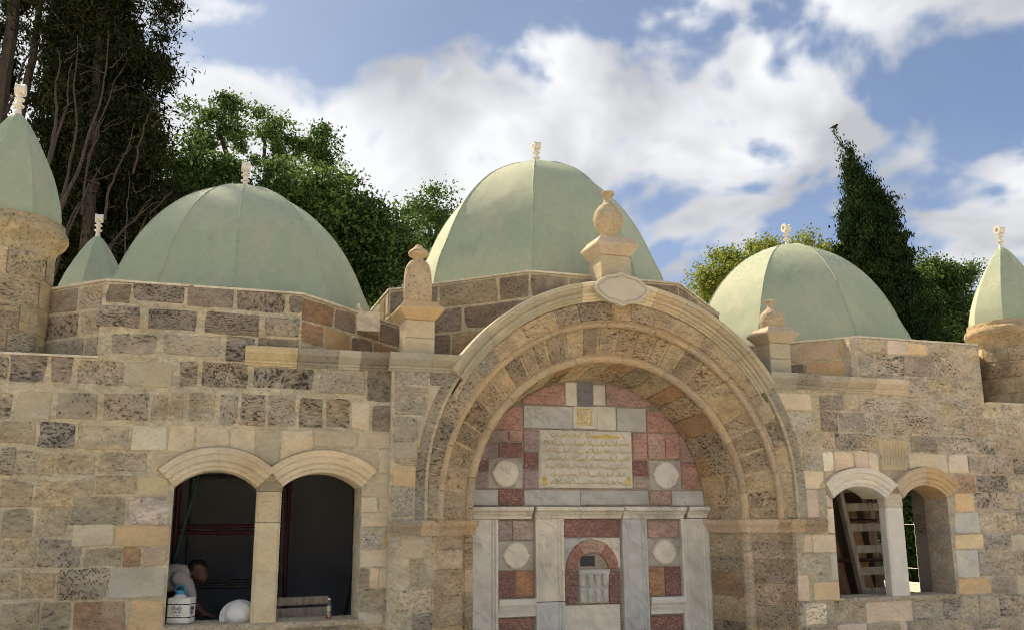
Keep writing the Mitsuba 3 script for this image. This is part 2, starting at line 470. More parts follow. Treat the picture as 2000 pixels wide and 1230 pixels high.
def tube(points, radii, sides=8):
    p = np.asarray(points, float)
    radii = np.broadcast_to(radii, (len(p),))
    t = np.gradient(p, axis=0)
    t /= np.linalg.norm(t, axis=1, keepdims=True) + 1e-12
    a = np.cross(t, np.where(np.abs(t[:, 2:]) < 0.9, [0, 0, 1.0], [1.0, 0, 0]))
    a /= np.linalg.norm(a, axis=1, keepdims=True) + 1e-12
    b, ang = np.cross(t, a), np.arange(sides) * 2 * np.pi / sides
    v = p[:, None] + radii[:, None, None] * (np.cos(ang)[None, :, None] * a[:, None] + np.sin(ang)[None, :, None] * b[:, None])
    i, j = np.meshgrid(np.arange(len(p) - 1), np.arange(sides), indexing='ij')
    q = np.stack([i * sides + j, i * sides + (j + 1) % sides, (i + 1) * sides + (j + 1) % sides, (i + 1) * sides + j], -1).reshape(-1, 4)
    n = len(p) * sides
    v = np.vstack([v.reshape(-1, 3), p[:1], p[-1:]])
    s = np.arange(sides)
    f = np.vstack([q[:, [0, 1, 2]], q[:, [0, 2, 3]], np.stack([s * 0 + n, (s + 1) % sides, s], 1), np.stack([s * 0 + n + 1, n - sides + s, n - sides + (s + 1) % sides], 1)])
    return v, f


def lathe(profile, loc, n=32, phase=0.0, wobble=0.0):
    """profile of (radius, z) from the bottom up, turned about the vertical through loc"""
    pr = np.asarray(profile, float)
    ang = phase + np.arange(n) * 2 * np.pi / n
    k = len(pr)
    r = pr[:, 0][:, None] * np.ones(n)
    if wobble:
        r = r * (1 + wobble * (meshkit.noise(np.stack([np.cos(ang) * 2 + 0 * r, np.sin(ang) * 2 + 0 * r, pr[:, 1][:, None] * 6 + 0 * r], -1), 3) - 0.5))
    v = np.stack([loc[0] + r * np.cos(ang), loc[1] + r * np.sin(ang), loc[2] + pr[:, 1][:, None] + 0 * r], -1).reshape(-1, 3)
    i, j = np.meshgrid(np.arange(k - 1), np.arange(n), indexing='ij')
    q = np.stack([i * n + j, i * n + (j + 1) % n, (i + 1) * n + (j + 1) % n, (i + 1) * n + j], -1).reshape(-1, 4)
    f = [q[:, [0, 1, 2]], q[:, [0, 2, 3]]]
    s = np.arange(n)
    v = np.vstack([v, [[loc[0], loc[1], loc[2] + pr[0, 1]], [loc[0], loc[1], loc[2] + pr[-1, 1]]]])
    f += [np.stack([s * 0 + k * n, (s + 1) % n, s], 1), np.stack([s * 0 + k * n + 1, (k - 1) * n + s, (k - 1) * n + (s + 1) % n], 1)]
    return v, np.vstack(f)


def facets(profile, loc, n, phase, angles=None):
    """as lathe, but every facet has vertices of its own, so that the ribs between them stay crisp"""
    pr = np.asarray(profile, float)
    k = len(pr)
    V, F = [], []
    for i in range(n):
        a = phase + np.arange(i, i + 2) * 2 * np.pi / n if angles is None else np.radians([angles[i], angles[(i + 1) % n] + 360 * (i + 1 == n)])
        tt = np.linspace(0, 1, 5)
        for t in tt:
            x, y = (1 - t) * np.cos(a[0]) + t * np.cos(a[1]), (1 - t) * np.sin(a[0]) + t * np.sin(a[1])
            V.append(np.stack([loc[0] + pr[:, 0] * x, loc[1] + pr[:, 0] * y, loc[2] + pr[:, 1]], 1))
        j, c = np.meshgrid(np.arange(k - 1), np.arange(4), indexing='ij')
        o = i * 5 * k
        F.append(np.stack([o + c * k + j, o + (c + 1) * k + j, o + (c + 1) * k + j + 1, o + c * k + j + 1], -1).reshape(-1, 4))
    return np.vstack(V), np.vstack(F)


def smooth_curve(pts, n):
    pts = np.asarray(pts, float)
    from scipy.interpolate import PchipInterpolator
    t = np.concatenate([[0], np.cumsum(np.linalg.norm(np.diff(pts, axis=0), axis=1))])
    s = np.linspace(0, t[-1], n)
    return np.stack([PchipInterpolator(t, pts[:, k])(s) for k in range(pts.shape[1])], 1)

# ------------------------------------------------------------------ setting
put('ground', trimesh.creation.box((600, 600, 0.2), trimesh.transformations.translation_matrix((0, 0, -0.1))), 'paving')
tag('ground', 'pale stone paving around the fountain building', kind='structure')

# ------------------------------------------------------------------ sizes of the building (metres)
CX = 4.69                      # axis of the portal
SPRING, HOOD_Z = 2.19, 2.37    # centres of the inner orders and of the hood
WING_TOP, DRUM_TOP, CORNICE_TOP, CORNICE_LOW = 3.62, 4.40, 3.81, 3.62
R_HOOD = 2.42


def arc_solid(profile, a0, a1, n, cx, cz, stilt=1.0):
    """sweeps a closed profile of (radius, depth into the wall) round an arch; angles below 0 and above pi run straight down the jambs"""
    pr = np.asarray(profile, float)
    k = len(pr)
    V = []
    for a in np.linspace(a0, a1, n + 1):
        r, y = pr[:, 0], pr[:, 1]
        if a < 0:
            x, z = cx + r, np.full(k, cz + a * stilt)
        elif a > math.pi:
            x, z = cx - r, np.full(k, cz - (a - math.pi) * stilt)
        else:
            x, z = cx + r * math.cos(a), cz + r * math.sin(a)
        V.append(np.stack([x, y, z], 1))
    V = np.vstack(V)
    i, j = np.meshgrid(np.arange(n), np.arange(k), indexing='ij')
    q = np.stack([i * k + j, (i + 1) * k + j, (i + 1) * k + (j + 1) % k, i * k + (j + 1) % k], -1).reshape(-1, 4)
    area = 0.5 * np.sum(pr[:, 0] * np.roll(pr[:, 1], -1) - np.roll(pr[:, 0], -1) * pr[:, 1])
    cap = earcut(pr)
    F = np.vstack([q[:, [0, 1, 2]], q[:, [0, 2, 3]], cap[:, ::-1], cap + n * k])
    m = trimesh.Trimesh(V, F, process=False)
    m.fix_normals()
    return m


def arched_hole(xl, xr, zs, spring, crown):
    h = (xr - xl) / 2
    rise = crown - spring
    R = (h * h + rise * rise) / (2 * rise)
    c = (xl + xr) / 2
    arc = Point(c, crown - R).buffer(R, quad_segs=24).intersection(box(xl, spring, xr, crown + 0.01))
    return unary_union([box(xl, zs, xr, spring + 0.001), arc]), (c, crown - R, R)


HOLES = {}
for nm, args in {'L1': (-0.13, 0.67, 1.07, 2.385, 2.55), 'L2': (0.91, 1.72, 1.07, 2.39, 2.54), 'R1': (7.55, 8.33, 1.11, 2.30, 2.45), 'R2': (8.62, 9.31, 1.11, 2.31, 2.47)}.items():
    HOLES[nm] = arched_hole(*args)
OUT = {k: (h[1][0], h[1][1], h[1][2] + 0.225) for k, h in HOLES.items()}


def arch_zone(k, extra=0.005):
    c, cz, R = OUT[k]
    a = math.radians(45)
    fan = Polygon([(c, cz)] + [(c + 1.5 * R * math.sin(t), cz + 1.5 * R * math.cos(t)) for t in np.linspace(-a, a, 9)])
    return unary_union([Point(c, cz).buffer(R + extra, quad_segs=24).intersection(fan), HOLES[k][0].buffer(0.004)])


def octagon(cx, cy_, apothem):
    R = apothem / math.cos(math.pi / 8)
    return [(cx + R * math.sin(math.radians(a)), cy_ - R * math.cos(math.radians(a))) for a in np.arange(8) * 45 - 22.5]


def drum(parent, cx, cy_, apo, z0, z1, row, tones, seed_lengths, tint, faces, thick=0.3, vault=None):
    """octagonal parapet: mortar core, single stones on the faces, a lime capping"""
    ring = Polygon(octagon(cx, cy_, apo - 0.006)).difference(Polygon(octagon(cx, cy_, apo - thick)))
    core = extrude_xy(ring, z0, z1)
    if vault:                                     # the arch passes under the front face
        core = core.difference(extrude_xz(Point(vault[0], vault[1]).buffer(vault[2], quad_segs=24), -1, 1.1), engine='manifold')
    key = put(f'{parent}__drum_wall', core, 'stone', rgb=MORTAR[0], pit=MORTAR[1])
    o = octagon(cx, cy_, apo)
    for i in faces:
        a, b = np.array(o[i % 8]), np.array(o[(i + 1) % 8])
        fr = frame_at((*a, 0), (*(b - a), 0))
        # normal must point outwards
        courses(f'{key}__stone', fr, np.linalg.norm(b - a), z0, z1 - 0.008, row, tones, seed_lengths, tint, cut=Point(vault[0] - a[0], vault[1]).buffer(vault[2]) if vault and i % 8 == 0 else None)
    cap = Polygon(octagon(cx, cy_, apo + 0.012)).difference(Polygon(octagon(cx, cy_, apo - thick - 0.02)))
    m = extrude_xy(cap.segmentize(0.25), z1 + 0.004, z1 + 0.026)
    m.vertices[:, 2] += 0.012 * (meshkit.noise(m.vertices * 3.1, 4) - 0.5) * (m.vertices[:, 2] > z1 + 0.01)
    put(f'{parent}__capping', m, 'lime')
    floor = Polygon(octagon(cx, cy_, apo - thick + 0.01))
    put(f'{parent}__roof', extrude_xy(floor, z1 - 0.42, z1 - 0.30), 'lime')
    return key


DOME = [(1.075, -0.35), (1.06, 0.0), (1.04, .14), (1.0, .30), (.936, .44), (.86, .62), (.76, .80), (.63, .965), (.47, 1.11), (.32, 1.20), (.20, 1.255), (.09, 1.285), (.025, 1.297)]


def dome(parent, cx, cy_, R, z_apex, phase, angles=None):
    """octagonal plastered dome with crisp ribs; z of the profile is measured from 1.3 R under the apex"""
    pr = smooth_curve(DOME, 34) * R
    pr[:, 1] += z_apex - 1.3 * R
    key = put(f'{parent}__dome', MB().add(*facets(pr, (cx, cy_, 0), len(angles) if angles else 8, phase, angles)), 'plaster', smooth=True)
    for a in (np.radians(angles) if angles else phase + np.arange(8) * math.pi / 4):
        rib = np.stack([cx + pr[:-1, 0] * math.cos(a), cy_ + pr[:-1, 0] * math.sin(a), pr[:-1, 1]], 1)
        put(f'{key}__rib', MB().add(*tube(rib, np.linspace(.014, .007, len(rib)), 6)), 'plaster', smooth=60)
    finial(f'{key}__finial', cx, cy_, z_apex - 0.02, 1.0)
    return key


def finial(key, x, y, z, s):
    """slim turned post with two collars that carries an open ring"""
    m = MB()
    m.add(*lathe(np.array([(.042, 0), (.036, .03), (.030, .055), (.030, .085), (.058, .10), (.060, .112), (.030, .122), (.028, .165), (.055, .178), (.057, .19), (.030, .20), (.032, .225), (.045, .235)]) * s, (x, y, z), 14))
    # the ring, its axle lying along the facade
    ang = np.arange(20) * 2 * np.pi / 20
    prof = [(.034, -.055), (.066, -.055), (.070, -.045), (.062, -.02), (.062, .02), (.070, .045), (.066, .055), (.034, .055)]
    V = np.array([[x + a * s, y + r * s * math.cos(t), z + (.30 + r * math.sin(t)) * s] for t in ang for r, a in prof])
    k = len(prof)
    i, j = np.meshgrid(np.arange(20), np.arange(k), indexing='ij')
    q = np.stack([i * k + j, ((i + 1) % 20) * k + j, ((i + 1) % 20) * k + (j + 1) % k, i * k + (j + 1) % k], -1).reshape(-1, 4)
    m.add(V, q)
    t = m.trimesh()
    put(key, t, 'white_paint', smooth=35)


def window_arch(parent, k, codes, tint=(1, 1, 1), proud=0.0, white=False):
    c, cz, R = HOLES[k][1]
    prof = [(R - .002, .42), (R - .002, -.012 - proud), (R + .030, -.020 - proud), (R + .040, -.036 - proud), (R + .072, -.036 - proud), (R + .080, -.028 - proud), (R + .098, -.052 - proud),
            (R + .150, -.060 - proud), (R + .160, -.074 - proud), (R + .218, -.078 - proud), (R + .224, -.070 - proud), (R + .224, .03), (R + .02, .42)]
    half = math.asin(min(1, (HOLES[k][0].bounds[2] - HOLES[k][0].bounds[0]) / 2 / R)) * 0.995
    key = numbered(f'{parent}__window_arch')
    n = len(codes)
    for i, code in enumerate(codes):
        a0 = math.pi / 2 + half - 2 * half * i / n
        a1 = math.pi / 2 + half - 2 * half * (i + 1) / n
        rgb, pit = tone(code, tint, 0.08)
        if code == 'W':
            rgb, pit = (.70, .66, .56), .02
        put(f'{key}__voussoir', arc_solid(prof, a1 + 0.002, a0 - 0.002, max(3, 14 // n), c, cz), 'dressed', smooth=28, rgb=rgb, pit=pit)
    return key




def cornice(parent, x0, x1, y, joints, cols, z_top=CORNICE_TOP, z_low=CORNICE_LOW, proj=0.11, tint=(1, 1, 1), left_return=True):
    """moulded string course along the facade in separate lengths"""
    h = z_top - z_low
    prof = np.array([(0.04, 0), (-.018, 0), (-.022, .10), (-.04, .14), (-.046, .24), (-.034, .30), (-.05, .34), (-.07, .46), (-.098, .58), (-.108, .64), (-.110, .97), (-.104, 1.0), (0.04, 1.0)])
    xs = [x0] + list(joints) + [x1]
    key = f'{parent}__cornice'
    for a, b, code in zip(xs[:-1], xs[1:], cols):
        rgb, pit = tone(code, tint)
        pts = []
        dy = rng.normal(0, 0.002)
        for x in (a + 0.002, b - 0.002):
            pts.append(np.stack([np.full(len(prof), x), y + dy + prof[:, 0] * proj / 0.11, z_low + prof[:, 1] * h], 1))
        k = len(prof)
        i = np.arange(k)
        f = np.vstack([np.stack([i, (i + 1) % k, k + (i + 1) % k], 1), np.stack([i, k + (i + 1) % k, k + i], 1), earcut(prof)[:, ::-1], earcut(prof) + k])
        m = trimesh.Trimesh(np.vstack(pts), f, process=False)
        m.fix_normals()
        put(key, m, 'dressed', smooth=25, rgb=rgb, pit=pit)


# single stones of the facade: left, bottom, right, top (metres) and kind
LW = """-0.89 4.19 -0.67 4.38 b; -0.65 4.22 -0.16 4.41 d; -0.13 4.2 0.33 4.43 b; -0.95 3.94 -0.57 4.16 d; -0.49 3.95 -0.03 4.15 d
-0.81 3.68 -0.39 3.88 g; -0.32 3.69 0.23 3.9 g; -2.04 3.35 -1.87 3.61 d; -1.86 3.36 -1.7 3.6 p; -1.68 3.36 -1.37 3.63 d
-1.33 3.37 -1.14 3.62 d; -1.09 3.36 -0.68 3.6 p; -0.67 3.36 -0.22 3.6 s; -0.15 3.38 0.02 3.63 p; -1.9 3.0 -1.63 3.26 p
-1.6 3.01 -1.3 3.27 s; -1.24 3.02 -0.89 3.27 g; -0.83 3.02 -0.42 3.28 p; -0.39 3.03 -0.24 3.29 h; -0.22 3.03 -0.1 3.3 h
-0.04 3.03 0.21 3.31 h; 0.36 4.19 0.85 4.4 d; 0.9 4.19 1.02 4.38 b; 0.06 3.93 0.6 4.15 d; 0.66 3.94 1.01 4.13 g
0.28 3.66 0.57 3.91 d; 0.6 3.66 1.02 3.92 b; 0.06 3.38 0.51 3.63 p; 0.57 3.39 1.17 3.6 p; 1.24 3.36 1.72 3.61 g
1.75 3.29 2.02 3.67 b; 1.06 3.63 1.51 3.8 g; 1.54 3.66 2.02 3.82 g; -1.89 2.75 -1.72 2.96 p; -1.71 2.77 -1.42 2.98 h
-1.38 2.74 -1.06 2.98 d; -1.03 2.73 -0.58 2.96 h; -0.55 2.73 -0.23 2.97 L; -0.21 2.73 0.03 2.98 l; -1.86 2.47 -1.7 2.73 h
-1.68 2.47 -1.56 2.73 p; -1.54 2.48 -1.38 2.7 h; -1.36 2.47 -1.22 2.68 h; -1.19 2.49 -0.86 2.69 h; -0.83 2.52 -0.39 2.71 g
-0.36 2.5 0.21 2.71 l; -1.83 2.19 -1.67 2.42 h; -1.65 2.19 -1.38 2.42 h; -1.35 2.18 -0.93 2.43 h; -0.92 2.3 -0.85 2.43 h
-0.83 2.31 -0.47 2.48 h; -0.45 2.3 -0.18 2.48 Y; -1.8 1.91 -1.63 2.16 h; -1.61 1.91 -1.35 2.16 h; -1.33 1.91 -1.05 2.16 h
-1.03 2.02 -0.56 2.28 h; -0.53 2.02 -0.16 2.28 w; -1.0 1.83 -0.65 2.02 l; -0.63 1.82 -0.14 2.01 o; -1.77 1.63 -1.61 1.88 h
-1.6 1.64 -1.3 1.88 h; -1.28 1.63 -0.91 1.89 g; -0.89 1.64 -0.55 1.8 h; -0.54 1.63 -0.38 1.81 r; -0.36 1.63 -0.15 1.8 k
-1.74 1.37 -1.59 1.59 h; -1.57 1.36 -1.42 1.58 h; -1.4 1.36 -1.12 1.59 h; -1.09 1.34 -0.65 1.62 p; -0.64 1.34 -0.15 1.61 m
-1.72 1.09 -1.56 1.33 h; -1.54 1.08 -1.22 1.32 h; -1.2 1.07 -0.96 1.32 h; -0.93 1.06 -0.47 1.32 r; -0.45 1.04 -0.14 1.32 o
0.26 3.0 0.43 3.3 g; 0.46 3.0 0.7 3.32 p; 0.74 3.0 1.0 3.32 g; 1.05 3.0 1.29 3.3 p; 1.33 3.0 1.57 3.3 p
1.59 2.99 1.78 3.27 l; 1.81 2.98 2.03 3.25 b; 0.05 2.68 0.36 2.98 l; 0.37 2.6 0.61 2.96 l; 0.62 2.56 0.86 2.96 s
0.88 2.67 1.2 2.96 l; 1.21 2.8 1.65 2.98 l; 1.67 2.8 2.03 2.96 l; 1.22 2.45 1.88 2.78 l; 1.89 2.54 2.04 2.78 l
1.67 2.43 2.04 2.52 l; 1.67 2.3 2.05 2.41 l; 1.69 2.14 1.89 2.29 l; 1.9 2.14 2.05 2.29 l; 1.69 1.99 2.05 2.13 l
1.67 1.77 1.94 1.92 w; 1.95 1.77 2.15 1.92 o; 1.68 1.58 2.15 1.75 l; 1.68 1.38 1.81 1.57 g; 1.83 1.37 1.91 1.57 l
1.92 1.37 2.24 1.57 l; 1.68 1.14 2.11 1.36 h; 1.65 1.02 1.97 1.12 l; 1.64 0.89 1.98 1.0 h; 1.99 0.88 2.28 1.12 l"""
PO = """2.03 3.48 2.42 3.64 g; 2.43 3.49 2.73 3.65 b; 2.04 3.16 2.39 3.46 g; 2.41 3.17 2.74 3.47 l; 2.03 2.87 2.29 3.14 g
2.3 2.85 2.52 3.15 l; 2.04 2.69 2.3 2.86 s; 2.04 2.62 2.38 2.68 h; 2.03 2.4 2.29 2.61 o; 2.3 2.4 2.46 2.83 h
2.03 2.09 2.26 2.4 g; 2.15 1.67 2.46 1.86 l; 2.47 1.68 2.72 1.87 p; 2.24 1.38 2.49 1.66 h; 2.49 1.38 2.72 1.66 o
2.15 1.58 2.23 1.66 l; 2.12 1.13 2.47 1.35 Lp; 2.48 1.13 2.72 1.36 k; 2.28 0.87 2.49 1.11 g; 2.51 0.86 2.73 1.12 k
6.47 3.35 6.73 3.63 l; 6.76 3.37 7.31 3.57 l; 6.78 3.15 7.29 3.35 g; 6.85 2.93 7.28 3.12 g; 6.94 2.7 7.11 2.91 l
6.96 2.41 7.05 2.62 l; 7.06 2.41 7.41 2.62 l; 7.07 2.06 7.31 2.4 k; 6.71 1.67 6.83 1.85 g; 6.72 1.42 6.89 1.65 p
6.71 1.1 7.1 1.4 k; 6.66 0.85 6.98 1.08 p; 6.7 0.72 7.01 0.84 p"""
RW = """7.36 3.39 7.82 3.58 b; 7.85 3.4 8.04 3.6 h; 8.06 3.39 8.36 3.55 p; 8.38 3.39 8.66 3.56 p; 7.35 3.12 7.72 3.36 d
7.75 3.13 8.12 3.36 b; 8.13 3.12 8.33 3.36 p; 8.35 3.12 8.54 3.36 p; 7.34 2.9 7.63 3.1 p; 7.65 2.89 7.98 3.1 d
8.0 2.89 8.27 3.11 p; 8.14 4.15 8.56 4.34 h; 8.58 4.16 8.92 4.34 k; 8.12 3.83 8.33 4.13 g; 8.4 3.87 8.81 4.14 p
8.58 4.16 8.84 4.31 k; 8.86 4.17 9.22 4.32 o; 9.25 4.16 9.61 4.33 h; 9.63 4.15 10.08 4.33 h; 8.83 3.88 9.28 4.15 b
9.31 3.89 9.83 4.16 p; 9.85 3.9 10.03 4.15 h; 8.76 3.59 9.16 3.84 p; 9.18 3.62 9.63 3.86 h; 9.65 3.59 10.02 3.86 h
8.67 3.4 8.96 3.56 p; 8.98 3.4 9.24 3.56 g; 9.26 3.39 9.56 3.57 h; 9.59 3.39 10.02 3.57 p; 10.04 3.38 10.37 3.57 h
10.4 3.38 10.91 3.57 p; 10.93 3.38 11.3 3.58 p; 8.56 3.1 9.13 3.36 p; 9.15 3.12 9.32 3.35 p; 9.34 3.13 9.68 3.36 h
9.7 3.12 10.22 3.35 p; 10.24 3.1 10.41 3.34 h; 10.43 3.11 10.63 3.33 p; 10.65 3.11 11.06 3.34 h; 8.82 2.89 9.2 3.09 b
9.22 2.88 9.53 3.09 p; 9.55 2.88 10.21 3.09 p; 10.22 2.88 10.57 3.08 p; 10.6 2.88 11.02 3.08 h; 7.15 2.64 7.34 2.91 g
7.36 2.62 7.6 2.86 L; 7.62 2.49 7.91 2.87 k; 7.93 2.55 8.13 2.88 k; 8.14 2.52 8.29 2.87 l; 7.36 2.19 7.55 2.4 k
7.35 1.88 7.6 2.17 l; 7.46 2.42 7.64 2.61 l; 8.64 2.59 9.36 2.86 l; 9.39 2.63 9.7 2.87 k; 9.71 2.63 10.01 2.85 p
10.03 2.63 10.46 2.85 p; 10.48 2.63 10.83 2.85 p; 9.51 2.37 9.79 2.61 r; 9.82 2.39 10.34 2.6 d; 10.36 2.39 10.79 2.61 h
9.43 2.14 9.74 2.36 o; 9.76 2.17 10.17 2.38 d; 10.2 2.16 10.46 2.37 h; 10.48 2.15 10.82 2.37 p; 9.39 1.86 9.79 2.12 m
9.8 1.86 10.09 2.12 h; 10.1 1.87 10.4 2.13 h; 10.42 1.87 10.78 2.13 p; 6.88 1.66 7.18 1.86 k; 7.19 1.65 7.55 1.86 l
6.94 1.4 7.3 1.64 h; 7.31 1.32 7.6 1.64 m; 7.15 1.09 7.6 1.31 o; 7.03 0.84 7.31 1.07 Lp; 7.33 0.83 7.7 1.07 h
7.72 0.84 7.89 1.07 h; 7.91 0.82 8.48 1.06 k; 7.05 0.7 7.46 0.82 h; 7.47 0.68 7.9 0.81 k; 7.91 0.66 8.4 0.8 h
9.37 1.66 9.82 1.84 Y; 9.84 1.64 10.28 1.84 g; 10.29 1.63 10.92 1.84 s; 9.36 1.31 9.71 1.65 m; 9.72 1.34 10.11 1.63 p
10.12 1.33 10.51 1.62 p; 10.52 1.32 10.88 1.62 h; 9.35 1.11 9.86 1.3 o; 9.88 1.1 10.28 1.31 b; 10.3 1.09 10.83 1.3 s
9.36 0.83 9.64 1.1 h; 9.65 0.81 9.96 1.09 h; 9.98 0.82 10.29 1.09 p; 10.3 0.82 10.79 1.08 g; 9.08 0.82 9.34 1.07 p
8.61 0.81 9.06 1.08 g; 8.27 0.82 8.6 1.08 k; 8.24 0.55 8.5 0.81 k; 8.52 0.53 9.0 0.81 h; 9.02 0.51 9.49 0.8 h
9.52 0.49 9.89 0.79 p; 9.91 0.47 10.38 0.79 h; 10.4 0.45 10.74 0.78 p"""
MP = """4.38 3.44 4.54 3.74 W; 4.55 3.45 4.76 3.76 S; 4.76 3.46 4.93 3.72 W; 3.82 3.44 4.38 3.7 R; 4.94 3.46 5.62 3.75 Q
3.83 3.15 4.48 3.43 G; 4.48 3.16 4.81 3.44 W; 4.81 3.15 5.07 3.45 W; 5.08 3.14 5.49 3.44 G; 3.28 3.12 3.82 3.41 R
3.23 2.97 3.63 3.11 U; 3.64 2.98 3.82 3.12 R; 3.83 2.86 4.03 3.12 U; 3.51 2.79 3.81 2.97 D; 3.07 2.77 3.5 2.96 U
3.83 2.66 4.02 2.85 D; 3.83 2.42 4.02 2.65 U; 3.02 2.63 3.39 2.76 D; 3.02 2.42 3.39 2.62 U; 5.5 3.14 6.16 3.41 R
5.29 2.79 5.49 3.12 R; 5.5 2.8 5.74 3.13 Q; 5.75 2.81 5.95 3.13 R; 5.96 2.77 6.33 3.14 Q; 5.28 2.59 5.49 2.78 D
5.28 2.43 5.48 2.58 T; 5.96 2.43 6.37 2.76 R; 3.07 2.22 3.5 2.41 G; 3.51 2.22 3.82 2.42 D; 3.83 2.22 4.56 2.41 G
4.56 2.23 5.48 2.41 G; 5.5 2.23 5.8 2.41 Q; 5.81 2.22 6.35 2.41 G; 3.5 1.82 3.68 2.05 U; 3.68 1.82 3.95 2.05 T
3.49 1.17 3.71 1.47 D; 3.72 1.17 3.94 1.47 O; 3.49 0.64 3.94 0.94 X; 4.33 1.85 5.07 2.06 D; 4.33 1.29 4.5 1.46 X
4.32 1.07 4.49 1.29 D; 4.91 1.06 5.06 1.45 D; 4.32 0.6 5.05 1.06 C; 5.45 1.83 5.89 2.04 Q; 5.44 1.15 5.66 1.48 O
5.67 1.14 5.89 1.48 D; 5.43 0.56 5.89 0.9 X"""


# ------------------------------------------------------------------ the left pavilion
LP = 'domed_pavilion'
labels[LP] = {'label': 'left stone pavilion with twin arched windows under a pale green dome', 'category': 'building', 'group': 'domed side pavilions'}
hole_l = unary_union([HOLES['L1'][0], HOLES['L2'][0], box(0.6, 1.07, 0.95, 2.384)])
outline = unary_union([box(-9, 0, 2.0, WING_TOP - 0.004), box(-0.93, 3.5, 1.03, DRUM_TOP - 0.004), box(0.4, 3.5, 2.0, CORNICE_TOP - 0.01)])
wl = put(f'{LP}__wall', extrude_xz(outline.difference(hole_l), 0.006, 0.45), 'stone', rgb=MORTAR[0], pit=MORTAR[1])
cut_l = unary_union([arch_zone('L1'), arch_zone('L2')])
for r, code in table(LW):
    lay_stone(f'{wl}__stone', code, r, FACADE, cut_l, keep=box(-9, 0, 2.03, 5))
# courses left of the frame and under the sills, seen only from a step aside
for z0, z1 in ((0.02, 0.27), (0.29, 0.54), (0.56, 0.82)):
    courses(f'{wl}__stone', FACADE, 3.9, z0, z1, 0.26, ['h', 'h', 'g', 'p', 'h'], (0.35, 0.65), u0=-1.9, joint=0.02)
courses(f'{wl}__stone', FACADE, 1.8, 0.84, 1.045, 0.21, ['h', 'l', 'h', 'g'], (0.3, 0.55), u0=-0.15, joint=0.02, cut=cut_l)
# lime capping of the wing
m = trimesh.creation.box((7.1, 0.48, 0.022))
m = trimesh.Trimesh(*trimesh.remesh.subdivide_to_size(m.vertices, m.faces, 0.3), process=False)
m.apply_translation((-4.47, 0.225, WING_TOP + 0.010))
m.vertices[:, 2] += 0.014 * (meshkit.noise(m.vertices * 4, 2) - 0.5)
put(f'{LP}__capping', m, 'lime')
drum(LP, 0.06, 2.34, 2.33, 3.60, DRUM_TOP, 0.265, ['b', 'd', 'b', 'g', 'p'], (0.45, 0.75), (1.0, .97, .95), (7,))
ld = f'{LP}__drum_wall'
o8 = octagon(0.06, 2.34, 2.33)
fr = frame_at((*o8[1], 0), (*(np.array(o8[2]) - np.array(o8[1])), 0))
courses(f'{ld}__stone', fr, 1.93, 3.62, DRUM_TOP - 0.008, 0.265, ['k', 'r', 'b', 'o', 'h', 'r'], (0.42, 0.68), (.92, .86, .84))
for i in (2, 3):
    fr = frame_at((*o8[i], 0), (*(np.array(o8[i + 1]) - np.array(o8[i])), 0))
    courses(f'{ld}__stone', fr, 1.93, 3.62, DRUM_TOP - 0.008, 0.265, ['h', 'b', 'p'], (0.5, 0.8))
DPHI = math.radians(15)
dome(LP, 0.46, 2.33, 1.70, 6.36, 0, [-90 + 3 + a for a in (-66, -36, -7, 32, 74, 115, 158, 203, 250)])
window_arch(LP, 'L1', ['l', 'l'], (1.08, 1.08, 1.10))
window_arch(LP, 'L2', ['l'], (1.10, 1.10, 1.12))
# mullion with its cap, sill
mul = put(f'{LP}__mullion', MB().add(*bar((0.79, 0.11, 1.065), (0.79, 0.11, 2.03), 0.24, 0.22, (0, 1, 0))).trimesh(), 'dressed', rgb=(.60, .515, .335), pit=.03)
put(f'{mul}__block', MB().add(*bar((0.79, 0.11, 2.036), (0.79, 0.11, 2.34), 0.24, 0.22, (0, 1, 0))).trimesh(), 'dressed', rgb=(.53, .45, .30), pit=.16)
put(f'{mul}__block', MB().add(*bar((0.79, 0.11, 2.344), (0.79, 0.11, 2.44), 0.25, 0.24, (0, 1, 0))).trimesh(), 'dressed', rgb=(.30, .265, .18), pit=.1)
sill = MB()
bx = trimesh.creation.box((1.96, 0.56, 0.05))
bx = trimesh.Trimesh(*trimesh.remesh.subdivide_to_size(bx.vertices, bx.faces, 0.12), process=False)
bx.apply_translation((0.80, 0.26, 1.045))
bx.vertices[:, 2] += 0.016 * (meshkit.fbm(bx.vertices * 8, 3, 2) - 0.5)
bx.vertices[:, 1] += 0.03 * (meshkit.fbm(bx.vertices * 5 + 9, 2, 2) - 0.5)
put(f'{LP}__sill', bx, 'stone', rgb=(.46, .39, .28), pit=.3)
cornice(LP, 0.47, 2.02, 0.0, [1.00, 1.42, 1.66], ['Y', 'g', 's', 'b'])
# rendered rain spout between the two drums
sp = MB()
ang = np.linspace(math.pi, 2 * math.pi, 17)
outer = [(0.135 * math.cos(a), 0.135 * math.sin(a)) for a in ang]
inner_ = [(0.105 * math.cos(a), 0.105 * math.sin(a)) for a in ang[::-1]]
pl = affinity.translate(unary_union([Polygon(outer + inner_), box(-0.135, -0.32, 0.135, -0.09)]), 1.865, 4.52)
put(f'{LP}__rain_spout', extrude_xz(pl, 0.72, 1.35), 'lime')
# room behind the windows
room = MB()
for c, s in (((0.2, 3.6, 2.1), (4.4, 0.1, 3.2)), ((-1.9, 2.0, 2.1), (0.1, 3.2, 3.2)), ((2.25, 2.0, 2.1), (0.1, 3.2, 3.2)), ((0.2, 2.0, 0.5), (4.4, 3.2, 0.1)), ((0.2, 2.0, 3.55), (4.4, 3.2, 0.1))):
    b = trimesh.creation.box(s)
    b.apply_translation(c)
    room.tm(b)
put(f'{LP}__room', room, 'room_grey')

